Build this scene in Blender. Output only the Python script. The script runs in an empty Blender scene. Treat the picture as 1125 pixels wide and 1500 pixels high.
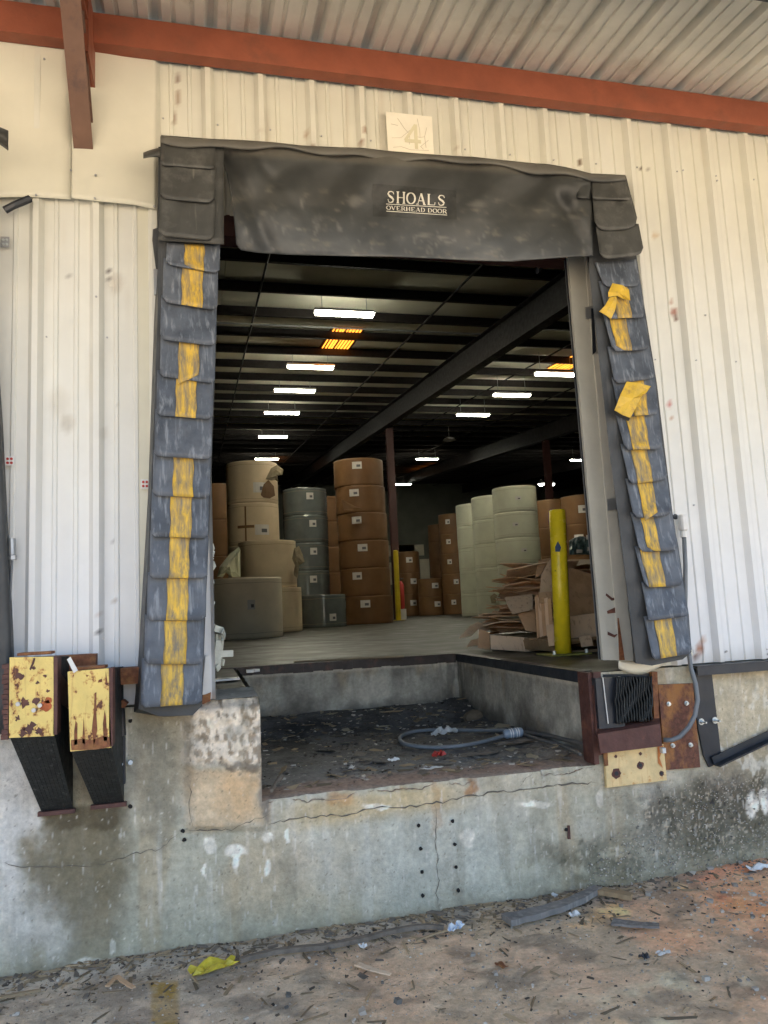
import bpy, math, random
import numpy as np
from mathutils import Vector, Matrix
random.seed(7)
S = bpy.context.scene
COL = S.collection
# ------------------------------------------------------------------ camera
CX, CD, CH = 0.80637, 4.19509, 0.44891
YAW, PIT, ROLL, FL = 0.2449716, 0.1241054, -0.0469641, 1113.26
_F = np.array([math.sin(YAW)*math.cos(PIT), math.cos(YAW)*math.cos(PIT), math.sin(PIT)])
_R0 = np.array([math.cos(YAW), -math.sin(YAW), 0.0]); _U0 = np.cross(_R0, _F)
_R = math.cos(ROLL)*_R0+math.sin(ROLL)*_U0; _U = -math.sin(ROLL)*_R0+math.cos(ROLL)*_U0
_C = np.array([CX, -CD, CH])
cam_d = bpy.data.cameras.new('camera'); cam = bpy.data.objects.new('camera', cam_d); COL.objects.link(cam)
cam_d.sensor_fit = 'VERTICAL'; cam_d.sensor_height = 24.0; cam_d.lens = FL/1500*24.0
cam_d.clip_end = 3000; cam_d.clip_start = 0.05
cam.matrix_world = Matrix(((_R[0], _U[0], -_F[0], _C[0]), (_R[1], _U[1], -_F[1], _C[1]), (_R[2], _U[2], -_F[2], _C[2]), (0, 0, 0, 1)))
S.camera = cam
# ------------------------------------------------------------------ sky, sun, exposure
SUN_EL, SUN_AZ = math.radians(43), math.radians(-28)      # azimuth from +Y towards +X: the sun stands behind the building
w = bpy.data.worlds.new("World"); S.world = w; w.use_nodes = True
wn = w.node_tree; bg = wn.nodes['Background']
sky = wn.nodes.new('ShaderNodeTexSky'); sky.sky_type = 'NISHITA'; sky.sun_disc = False
sky.dust_density = 4.0; sky.sun_elevation = SUN_EL; sky.sun_rotation = SUN_AZ
wn.links.new(sky.outputs[0], bg.inputs[0]); bg.inputs[1].default_value = 0.10
sl = bpy.data.lights.new('sun', 'SUN'); sl.energy = 5.0; sl.angle = math.radians(0.53); sl.color = (1, .93, .80)
so = bpy.data.objects.new('sun', sl); COL.objects.link(so)
sd = Vector((math.sin(SUN_AZ)*math.cos(SUN_EL), math.cos(SUN_AZ)*math.cos(SUN_EL), math.sin(SUN_EL)))
so.rotation_euler = (-sd).to_track_quat('-Z', 'Y').to_euler(); so.location = sd*60
vs = S.view_settings; vs.view_transform = 'Standard'; vs.look = 'None'; vs.gamma = 1; vs.use_curve_mapping = False
vs.exposure = 2.75
S.cycles.use_denoising = True; S.cycles.denoiser = 'OPENIMAGEDENOISE'
S.cycles.max_bounces = 8; S.cycles.diffuse_bounces = 5; S.cycles.glossy_bounces = 3
S.cycles.caustics_reflective = False; S.cycles.caustics_refractive = False
S.cycles.sample_clamp_indirect = 6

# ------------------------------------------------------------------ measuring helpers (photo pixel -> point on a plane of the place)
def ray(x, y):
    return _F+_R*(x-562.5)/FL-_U*(y-750)/FL
def pv(x, y, Y=0.0):
    d = ray(x, y); return Vector(_C+d*((Y+CD)/d[1]))
def ph(x, y, Z=0.0):
    d = ray(x, y); return Vector(_C+d*((Z-CH)/d[2]))
def pt(x, y, t):
    d = ray(x, y); return Vector(_C+d*(t/d[1]))           # t metres in front of the camera, measured along Y
def topx(P):
    v = np.asarray(P, dtype=float)-_C; z = v@_F
    return 562.5+FL*(v@_R)/z, 750-FL*(v@_U)/z
# ------------------------------------------------------------------ noise in numpy
def _hash(i, j, s):
    h = (i.astype(np.int64)*374761393+j.astype(np.int64)*668265263+s*1274126177) & 0xffffffff
    h = ((h ^ (h >> 13))*1274126177) & 0xffffffff
    return ((h ^ (h >> 16)) & 0xffff)/65535.0
def vn(x, y, s=0):
    i = np.floor(x); j = np.floor(y); u = x-i; v = y-j; u = u*u*(3-2*u); v = v*v*(3-2*v)
    a = _hash(i, j, s); b = _hash(i+1, j, s); c = _hash(i, j+1, s); d = _hash(i+1, j+1, s)
    return (a*(1-u)+b*u)*(1-v)+(c*(1-u)+d*u)*v
def fbm(x, y, s=0, o=4):
    r = 0; a = .5; t = 0
    for k in range(o):
        r = r+a*vn(x*2**k+k*17.3, y*2**k-k*9.1, s+k); t += a; a *= .5
    return r/t
def sm(a, b, x):
    t = np.clip((x-a)/(b-a), 0, 1); return t*t*(3-2*t)
def mix(c, col, m):
    return c*(1-m[:, None])+np.array(col)[None, :]*m[:, None]

# ------------------------------------------------------------------ materials
def nodemat(name):
    m = bpy.data.materials.new(name); m.use_nodes = True
    nt = m.node_tree; return m, nt, nt.nodes['Principled BSDF']
def N(nt, t, **kw):
    n = nt.nodes.new(t)
    for k, v in kw.items(): setattr(n, k, v)
    return n
def noise(nt, scale, vec=None, detail=6, rough=.6, stretch=None):
    n = N(nt, 'ShaderNodeTexNoise'); n.inputs['Scale'].default_value = scale
    n.inputs['Detail'].default_value = detail; n.inputs['Roughness'].default_value = rough
    if vec is None:
        tc = N(nt, 'ShaderNodeNewGeometry'); vec = tc.outputs['Position']
    if stretch:
        mp = N(nt, 'ShaderNodeMapping'); mp.inputs['Scale'].default_value = stretch
        nt.links.new(vec, mp.inputs['Vector']); vec = mp.outputs[0]
    nt.links.new(vec, n.inputs['Vector']); return n
def ramp(nt, fac, p0, p1, c0=(0, 0, 0, 1), c1=(1, 1, 1, 1)):
    r = N(nt, 'ShaderNodeValToRGB'); e = r.color_ramp.elements
    e[0].position = p0; e[1].position = p1; e[0].color = c0; e[1].color = c1
    nt.links.new(fac, r.inputs[0]); return r
def mixc(nt, fac, a, b, mode='MIX'):
    m = N(nt, 'ShaderNodeMix', data_type='RGBA', blend_type=mode)
    for s, v in ((0, fac), (6, a), (7, b)):
        if hasattr(v, 'links'): nt.links.new(v, m.inputs[s])
        elif s == 0: m.inputs[0].default_value = v
        else: m.inputs[s].default_value = (*v[:3], 1)
    return m.outputs[2]
def mat(name, col, rough=.6, metal=0, var=.25, vscale=6, col2=None, c2=(.5, .65), c2scale=4, c2stretch=None, bump=.15, bscale=60, vcol=False, spec=.4, streak=None, island=0, obj=False, halo=None):
    m, nt, b = nodemat(name)
    base = None
    vec = None
    if obj:
        tc = N(nt, 'ShaderNodeTexCoord'); oi = N(nt, 'ShaderNodeObjectInfo')
        ad = N(nt, 'ShaderNodeVectorMath', operation='ADD'); ml = N(nt, 'ShaderNodeMath', operation='MULTIPLY'); ml.inputs[1].default_value = 50
        nt.links.new(oi.outputs['Random'], ml.inputs[0]); nt.links.new(tc.outputs['Object'], ad.inputs[0]); nt.links.new(ml.outputs[0], ad.inputs[1]); vec = ad.outputs[0]
    if vcol:
        a = N(nt, 'ShaderNodeAttribute', attribute_name='Col'); base = a.outputs['Color']
    n1 = noise(nt, vscale, vec)
    r1 = ramp(nt, n1.outputs[0], .3, .7, (1-var, 1-var, 1-var, 1), (1+var*.4, 1+var*.4, 1+var*.4, 1))
    c = mixc(nt, 1.0, base if base else col, r1.outputs[0], 'MULTIPLY')
    if col2 is not None:
        n2 = noise(nt, c2scale, vec, stretch=c2stretch, detail=8, rough=.65)
        if halo:
            rh = ramp(nt, n2.outputs[0], c2[0]-halo[1], c2[0]+.01); c = mixc(nt, rh.outputs[0], c, halo[0])
        r2 = ramp(nt, n2.outputs[0], *c2)
        c = mixc(nt, r2.outputs[0], c, col2)
    if streak is not None:
        sc, st, lo, hi = streak
        n3 = noise(nt, 1, vec, stretch=(sc, sc, sc*.06), detail=5)
        r3 = ramp(nt, n3.outputs[0], lo, hi)
        c = mixc(nt, r3.outputs[0], c, st)
    if island:
        g = N(nt, 'ShaderNodeNewGeometry')
        r4 = ramp(nt, g.outputs['Random Per Island'], 0, 1, (1-island, 1-island, 1-island, 1), (1+island*.6, 1+island*.5, 1+island*.4, 1))
        c = mixc(nt, 1.0, c, r4.outputs[0], 'MULTIPLY')
    nt.links.new(c, b.inputs['Base Color'])
    b.inputs['Metallic'].default_value = metal
    b.inputs['Specular IOR Level'].default_value = spec
    nr = noise(nt, vscale*1.7, vec, detail=3)
    rr = ramp(nt, nr.outputs[0], .3, .7, (max(rough-.12, .02),)*3+(1,), (min(rough+.1, 1),)*3+(1,))
    nt.links.new(rr.outputs[0], b.inputs['Roughness'])
    if bump:
        bp = N(nt, 'ShaderNodeBump'); bp.inputs['Strength'].default_value = bump; bp.inputs['Distance'].default_value = .01
        nb = noise(nt, bscale, vec, detail=5)
        nt.links.new(nb.outputs[0], bp.inputs['Height']); nt.links.new(bp.outputs[0], b.inputs['Normal'])
    return m
def emis(name, col, st):
    m, nt, b = nodemat(name)
    b.inputs['Base Color'].default_value = (*col, 1)
    b.inputs['Emission Color'].default_value = (*col, 1); b.inputs['Emission Strength'].default_value = st
    return m

M = {}
M['concrete'] = mat('concrete', (.4, .4, .36), .85, var=.22, vscale=38, vcol=True, bump=.6, bscale=90, spec=.25)
M['ground'] = mat('dirt_ground', (.3, .25, .2), .95, var=.22, vscale=40, vcol=True, bump=.8, bscale=110, spec=.15)
M['pit'] = mat('pit_floor', (.1, .1, .1), .72, var=.4, vscale=35, vcol=True, bump=.55, bscale=90, spec=.35)
M['floor'] = mat('slab', (.042, .040, .029), .5, var=.25, vscale=1.2, col2=(.06, .06, .05), c2=(.5, .75), c2scale=1.1, bump=.05, bscale=30, spec=.22)
M['siding'] = mat('siding_paint', (.74, .70, .60), .45, var=.05, vscale=5, vcol=True, bump=.04, bscale=25, streak=(30, (.58, .54, .45), .66, .90))
M['cream'] = mat('cream_sheet', (.70, .685, .57), .5, var=.08, vscale=2.5, bump=.05, bscale=12, streak=(9, (.62, .57, .44), .6, .9))
M['deck'] = mat('deck_galvanised', (.68, .67, .60), .45, metal=.1, var=.2, vscale=2.5, col2=(.34, .25, .17), c2=(.58, .85), c2scale=1.6, bump=.04, bscale=20)
M['red'] = mat('red_primer', (.29, .085, .045), .55, var=.25, vscale=4, col2=(.20, .07, .04), c2=(.55, .75), c2scale=5, bump=.1, bscale=60)
M['brown'] = mat('brown_primer', (.17, .095, .065), .6, var=.25, vscale=5, col2=(.10, .06, .05), c2=(.55, .7), c2scale=9, bump=.12, bscale=50)
M['maroon'] = mat('dark_red_steel', (.055, .018, .014), .6, var=.2, bump=0)
M['curtain'] = mat('black_vinyl', (.078, .075, .062), .5, var=.3, vscale=2.2, vcol=True, bump=.12, bscale=120, spec=.4)
M['flap'] = mat('rubber_flap', (.085, .10, .125), .52, var=.45, vscale=7, bump=.15, bscale=160, col2=(.15, .165, .19), c2=(.45, .75), c2scale=3, streak=(46, (.30, .33, .37), .52, .80), obj=True)
M['padbody'] = mat('pad_cover', (.055, .058, .06), .55, var=.35, vscale=5, bump=.12, bscale=90, streak=(25, (.12, .12, .12), .6, .85))
M['yellow_strip'] = mat('worn_yellow_vinyl', (.72, .46, .055), .5, var=.2, vscale=10, bump=.2, bscale=130, col2=(.19, .165, .12), c2=(.42, .64), c2scale=12, c2stretch=(3.2, 3.2, .45), streak=(75, (.28, .20, .09), .48, .72), obj=True)
M['yellow_clean'] = mat('yellow_paint', (.93, .74, .03), .22, var=.12, vscale=7, bump=.04, bscale=30, col2=(.25, .2, .06), c2=(.66, .74), c2scale=14)
M['yellow_dull'] = mat('yellow_paint_far', (.6, .45, .02), .5, var=.2, bump=0)
M['yellow_rust'] = mat('chipped_yellow_plate', (.80, .60, .19), .5, var=.12, vscale=12, bump=.35, bscale=50, col2=(.11, .035, .018), c2=(.60, .635), c2scale=26, c2stretch=(1, 1, .75), halo=((.52, .25, .07), .07), streak=(46, (.45, .22, .07), .60, .78))
M['rust'] = mat('rusty_steel', (.23, .085, .038), .75, var=.5, vscale=34, bump=.4, bscale=70, col2=(.36, .17, .06), c2=(.48, .66), c2scale=10)
M['rust_dark'] = mat('dark_rust', (.115, .050, .040), .65, var=.35, vscale=12, bump=.3, bscale=60, col2=(.2, .08, .05), c2=(.55, .7), c2scale=8)
M['black_steel'] = mat('black_steel', (.022, .026, .034), .42, var=.3, vscale=8, bump=.1, bscale=70, spec=.5)
M['rubber'] = mat('laminated_rubber', (.025, .027, .027), .7, var=.3, vscale=16, bump=.5, bscale=45, streak=(60, (.085, .09, .085), .58, .72))
M['rubber_wavy'] = M['rubber']
M['jamb'] = mat('jamb_paint', (.50, .49, .43), .6, var=.12, vscale=5, bump=.25, bscale=14, col2=(.16, .045, .025), c2=(.69, .71), c2scale=6, c2stretch=(1.2, 1.2, 1.8))
M['jamb_light'] = mat('jamb_cover_paint', (.56, .54, .48), .6, var=.12, vscale=6, bump=.08)
M['galv'] = mat('galvanised', (.42, .43, .44), .4, metal=.6, var=.2, bump=.05)
M['bolt'] = mat('zinc', (.62, .66, .66), .35, metal=.8, var=.15, bump=.05)
M['cable'] = mat('grey_cable', (.19, .205, .22), .5, var=.2, bump=.05)
M['cable_dark'] = mat('dirty_cable', (.12, .115, .11), .6, var=.3, bump=.1)
M['white'] = mat('white_plastic', (.75, .75, .73), .45, var=.1, bump=.1)
M['sign'] = mat('sign_white', (.86, .82, .68), .5, var=.06, vscale=9, bump=.03)
M['sign_num'] = mat('faded_print', (.70, .66, .46), .5, var=.1, bump=0)
M['crack'] = mat('crack_shadow', (.16, .14, .11), .9, var=.3, bump=0)
M['tan_wrap'] = mat('tan_wrap', (.66, .54, .36), .6, var=.14, vscale=2, bump=.06, bscale=8, obj=True, island=.06)
M['brown_wrap'] = mat('brown_wrap', (.185, .095, .036), .55, var=.2, vscale=2, bump=.08, bscale=6, obj=True, island=.1)
M['white_wrap'] = mat('pale_green_wrap', (.62, .64, .50), .55, var=.12, vscale=2, bump=.06, bscale=7, obj=True, island=.05)
M['grey_wrap'] = mat('grey_stretch_wrap', (.14, .16, .155), .14, var=.2, vscale=3, bump=.12, bscale=9, obj=True, spec=.7)
M['label'] = mat('paper_label', (.62, .60, .56), .6, var=.1, bump=0)
M['print'] = mat('label_print', (.12, .12, .13), .6, var=.1, bump=0)
M['tape'] = mat('brown_tape', (.19, .105, .045), .4, var=.1, bump=0)
M['tear'] = mat('torn_paper', (.36, .30, .20), .8, var=.2, bump=.2, bscale=20)
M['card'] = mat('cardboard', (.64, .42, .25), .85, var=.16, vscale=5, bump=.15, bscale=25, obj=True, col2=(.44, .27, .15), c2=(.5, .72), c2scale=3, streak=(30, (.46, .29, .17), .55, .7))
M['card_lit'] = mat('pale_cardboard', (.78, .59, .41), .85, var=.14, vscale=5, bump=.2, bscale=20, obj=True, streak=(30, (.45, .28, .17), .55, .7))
M['wood'] = mat('pallet_wood', (.36, .25, .14), .8, var=.3, vscale=8, bump=.3, bscale=40)
M['oldwood'] = mat('weathered_wood', (.20, .165, .13), .85, var=.4, vscale=20, bump=.5, bscale=60)
M['ceil'] = mat('ceiling_insulation', (.80, .77, .62), .8, var=.1, vscale=1.5, bump=.15, bscale=3)
M['purlin'] = mat('purlin_red', (.013, .009, .008), .7, var=.15, bump=0)
M['darkwall'] = mat('interior_wall', (.20, .21, .17), .8, var=.2, vscale=1, bump=0)
M['teal'] = mat('teal_wrap', (.10, .18, .18), .4, var=.3, bump=.2, bscale=30)
M['redmat'] = mat('red_plastic', (.45, .04, .03), .5, var=.1, bump=0)
M['yellowbag'] = mat('yellow_plastic', (.62, .50, .05), .35, var=.25, vscale=30, bump=.5, bscale=60)
M['rock'] = mat('brown_stone', (.2, .15, .1), .9, var=.3, bump=.4)
M['straw'] = mat('dry_straw', (.35, .27, .17), .9, var=.2, island=.6, bump=0)
M['chips'] = mat('mixed_chips', (.50, .47, .42), .9, var=.2, island=.75, bump=0)
M['soil_bits'] = mat('dark_bits', (.10, .08, .062), .9, var=.2, island=.6, bump=0)
M['tube'] = emis('fluorescent_tube', (1, .97, .80), 16)
M['orange'] = emis('orange_glow', (1, .30, .03), .55)
M['lamp_far'] = emis('bay_lamp', (1, 1, .92), 5)

# ------------------------------------------------------------------ mesh builder
class B:
    def __init__(s): s.v = []; s.f = []
    def add(s, vs, fs):
        o = len(s.v); s.v += [tuple(v) for v in vs]; s.f += [tuple(i+o for i in f) for f in fs]; return s
    def box(s, c, d, R=None, bev=0):
        x, y, z = d[0]/2, d[1]/2, d[2]/2
        if bev:
            b = min(bev, x*.45, y*.45, z*.45); vs = []
            for sx in (-1, 1):
                for sy in (-1, 1):
                    for sz in (-1, 1):
                        vs += [(sx*(x-b), sy*(y-b), sz*z), (sx*(x-b), sy*y, sz*(z-b)), (sx*x, sy*(y-b), sz*(z-b))]
            fs = []
            idx = lambda sx, sy, sz, k: ((sx > 0)*4+(sy > 0)*2+(sz > 0))*3+k
            for sg in (-1, 1):
                fs.append([idx(a, b_, sg, 0) for a, b_ in ((-1, -1), (1, -1), (1, 1), (-1, 1))])
                fs.append([idx(a, sg, b_, 1) for a, b_ in ((-1, -1), (1, -1), (1, 1), (-1, 1))])
                fs.append([idx(sg, a, b_, 2) for a, b_ in ((-1, -1), (1, -1), (1, 1), (-1, 1))])
            for a in (-1, 1):
                for b_ in (-1, 1):
                    fs.append([idx(-1, a, b_, 0), idx(1, a, b_, 0), idx(1, a, b_, 1), idx(-1, a, b_, 1)])
                    fs.append([idx(a, -1, b_, 0), idx(a, 1, b_, 0), idx(a, 1, b_, 2), idx(a, -1, b_, 2)])
                    fs.append([idx(a, b_, -1, 1), idx(a, b_, 1, 1), idx(a, b_, 1, 2), idx(a, b_, -1, 2)])
                    for c_ in (-1, 1): fs.append([idx(a, b_, c_, 0), idx(a, b_, c_, 1), idx(a, b_, c_, 2)])
        else:
            vs = [(a*x, b_*y, c_*z) for a in (-1, 1) for b_ in (-1, 1) for c_ in (-1, 1)]
            fs = [(0, 1, 3, 2), (4, 6, 7, 5), (0, 4, 5, 1), (2, 3, 7, 6), (0, 2, 6, 4), (1, 5, 7, 3)]
        c = Vector(c)
        vs = [(R @ Vector(v) if R else Vector(v))+c for v in vs]
        return s.add(vs, fs)
    def b2(s, lo, hi, bev=0):
        lo = Vector(lo); hi = Vector(hi); return s.box((lo+hi)/2, [abs(a) for a in (hi-lo)], None, bev)
    def prism(s, pts, off):
        n = len(pts); off = Vector(off); pts = [Vector(p) for p in pts]
        s.add(pts+[p+off for p in pts], [tuple(range(n))[::-1], tuple(range(n, 2*n))]+[(i, (i+1) % n, (i+1) % n+n, i+n) for i in range(n)]); return s
    def tube(s, path, r, seg=10, cap=True):
        path = [Vector(p) for p in path]; n = len(path); rr = r if isinstance(r, (list, tuple)) else [r]*n
        up = None; vs = []
        for i, p in enumerate(path):
            t = (path[min(i+1, n-1)]-path[max(i-1, 0)]).normalized()
            if up is None: up = Vector((0, 0, 1)) if abs(t.z) < .9 else Vector((1, 0, 0))
            a = t.cross(up).normalized(); up = a.cross(t).normalized()
            for k in range(seg):
                th = 2*math.pi*k/seg; vs.append(p+(a*math.cos(th)+up*math.sin(th))*rr[i])
        fs = [(i*seg+k, i*seg+(k+1) % seg, (i+1)*seg+(k+1) % seg, (i+1)*seg+k) for i in range(n-1) for k in range(seg)]
        if cap: fs += [tuple(range(seg))[::-1], tuple(range((n-1)*seg, n*seg))]
        return s.add(vs, fs)
    def grid(s, nu, nv, fn):
        vs = [fn(i/(nu-1), j/(nv-1)) for j in range(nv) for i in range(nu)]
        return s.add(vs, [(j*nu+i, j*nu+i+1, (j+1)*nu+i+1, (j+1)*nu+i) for j in range(nv-1) for i in range(nu-1)])
    def build(s, name, m, parent=None, smooth=False, solid=0, merge=False):
        o = Vector((0, 0, 0)); q = parent
        while q is not None: o += q.location; q = q.parent
        me = bpy.data.meshes.new(name); me.from_pydata([tuple(Vector(v)-o) for v in s.v], [], s.f); me.materials.append(m)
        if smooth: me.polygons.foreach_set('use_smooth', [True]*len(me.polygons))
        me.update()
        ob = bpy.data.objects.new(name, me); COL.objects.link(ob)
        if parent is not None: ob.parent = parent
        if solid:
            md = ob.modifiers.new('thickness', 'SOLIDIFY'); md.thickness = solid; md.offset = 0
        return ob
def thing(name, label, cat, loc=(0, 0, 0), group=None):
    o = bpy.data.objects.new(name, None); COL.objects.link(o); o.location = loc; o.empty_display_size = .1
    o['label'] = label; o['category'] = cat
    if group: o['group'] = group
    return o
def tag(o, label, cat, group=None):
    o['label'] = label; o['category'] = cat
    if group: o['group'] = group
    return o
def copy_tree(o, parent=None):
    c = o.copy(); COL.objects.link(c); c.parent = parent
    for ch in o.children: copy_tree(ch, c)
    return c
def setcol(ob, rgb):
    me = ob.data; at = me.color_attributes.new('Col', 'FLOAT_COLOR', 'POINT')
    a = np.ones((len(me.vertices), 4), dtype=np.float32); a[:, :3] = np.clip(rgb, 0, 1); at.data.foreach_set('color', a.ravel())
def wco(ob):
    me = ob.data; a = np.zeros(len(me.vertices)*3); me.vertices.foreach_get('co', a); a = a.reshape(-1, 3)
    q = ob; o = np.zeros(3)
    while q is not None: o += np.array(q.location); q = q.parent
    return a+o
def npgrid(name, m, P, parent=None, mask=None, smooth=True):
    """P: (nv,nu,3) array of points; mask: (nv-1,nu-1) faces kept"""
    nv, nu, _ = P.shape
    idx = np.arange(nu*nv).reshape(nv, nu)
    q = np.stack([idx[:-1, :-1], idx[:-1, 1:], idx[1:, 1:], idx[1:, :-1]], -1)
    q = q[mask] if mask is not None else q.reshape(-1, 4)
    used, inv = np.unique(q, return_inverse=True); inv = inv.reshape(-1, 4)
    o = np.zeros(3); a = parent
    while a is not None: o += np.array(a.location); a = a.parent
    V = P.reshape(-1, 3)[used]-o
    me = bpy.data.meshes.new(name); me.vertices.add(len(V)); me.vertices.foreach_set('co', V.ravel())
    me.loops.add(inv.size); me.loops.foreach_set('vertex_index', inv.ravel().astype(np.int32))
    me.polygons.add(len(inv)); me.polygons.foreach_set('loop_start', np.arange(0, inv.size, 4, dtype=np.int32))
    me.polygons.foreach_set('loop_total', np.full(len(inv), 4, dtype=np.int32))
    me.polygons.foreach_set('use_smooth', np.full(len(inv), bool(smooth)))
    me.materials.append(m); me.update(); me.validate()
    ob = bpy.data.objects.new(name, me); COL.objects.link(ob)
    if parent is not None: ob.parent = parent
    return ob

GZ = -1.22            # ground
PX0, PX1, PYB, PZ = 1.12, 3.06, 2.37, -.53      # the leveller pit
# =================================================================== GROUND
def ground_paint(x, y, px, py):
    n = fbm(x*3, y*3, 1); n2 = fbm(x*14, y*14, 5)
    c = np.tile(np.array([.255, .205, .150]), (len(x), 1))
    c = mix(c, (.33, .235, .165), sm(.45, .65, n)*.55)
    c = mix(c, (.40, .215, .125), sm(2.7, 3.8, x+(n-.5)*1.6)*.75)            # orange clay to the right
    c = mix(c, (.50, .16, .075), sm(.56, .70, fbm(x*2.2+3, y*2.2, 9))*sm(2.8, 3.6, x)*.8)
    c = mix(c, (.50, .32, .15), sm(.66, .74, fbm(x*2.7+8, y*3.1, 19))*sm(2.2, 3.0, x)*.7)
    c = mix(c, (.16, .15, .13), sm(-.30, -.02, y+(n-.5)*.25)*.85*(1-.6*sm(3.0, 3.8, x)))   # dark wet litter along the wall
    c = mix(c, (.225, .205, .175), sm(1.6, .6, x+(n-.5)*1.0)*.7)
    c = mix(c, (.34, .33, .25), sm(.62, .72, fbm(x*2+31, y*2.4, 23))*sm(1.6, 2.4, x)*.6)
    c = c*2.7*(.8+.4*n2)[:, None]*np.array([1.06, 1.0, .92])
    sp = vn(x*70, y*70, 40); c = mix(c, (.5, .47, .42), sm(.93, .97, sp)*.7)
    sp = vn(x*60+9, y*60, 41); c = mix(c, (.12, .10, .08), sm(.90, .97, sp)*.6)
    ck = np.abs(fbm(x*1.3+5, y*1.6, 43, 3)-.5); c = mix(c, (.17, .14, .11), sm(.008, .002, ck)*.22)
    c = mix(c, (.17, .145, .12), sm(.50, .68, fbm(x*6+3, y*6, 44))*.45)
    # yellow paint dab on the ground
    d = sm(218, 224, px+(n2-.5)*8)*sm(264, 258, px+(n2-.5)*8)*sm(1434, 1440, py)
    c = mix(c, (.46, .30, .08), d*(.55+.4*sm(.4, .6, n2)))
    return c
xs = np.concatenate([np.linspace(-1.2, 5.6, 620)]); ys = np.linspace(-1.9, .0, 220)
X, Y = np.meshgrid(xs, ys)
Zg = GZ+.030*(fbm(X*2, Y*2, 3)-.5)+.014*(fbm(X*16, Y*16, 4)-.5)+.03*np.exp(-((Y+.02)/.09)**2)*fbm(X*4, Y*4, 8)
# small berm on the right where the clay has washed up against the wall
Zg += .03*sm(3.2, 4.2, X)*np.exp(-((Y)/.35)**2)
edge = np.minimum.reduce([sm(-1.2, -.9, X), sm(5.6, 5.3, X), sm(-1.9, -1.6, Y)])
Zg = GZ+(Zg-GZ)*edge
P = np.stack([X, Y, Zg], -1)
g = npgrid('ground', M['ground'], P); v = wco(g); gx, gy = topx(v)
setcol(g, ground_paint(v[:, 0], v[:, 1], gx, gy)); g['kind'] = 'structure'
gb = B()
R_ = [(-700, -700, 700, -1.9), (-700, -1.9, -1.2, 700), (5.6, -1.9, 700, 700)]
for a, b_, c_, d_ in R_:
    gb.add([(a, b_, GZ), (c_, b_, GZ), (c_, d_, GZ), (a, d_, GZ)], [(0, 1, 2, 3)])
M['yard'] = mat('yard_dirt', (.52, .44, .34), .95, var=.3, vscale=.6, bump=.3, bscale=20, col2=(.45, .38, .30), c2=(.45, .6), c2scale=.15)
gy_ = gb.build('yard_ground', M['yard']); gy_['kind'] = 'structure'

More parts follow.
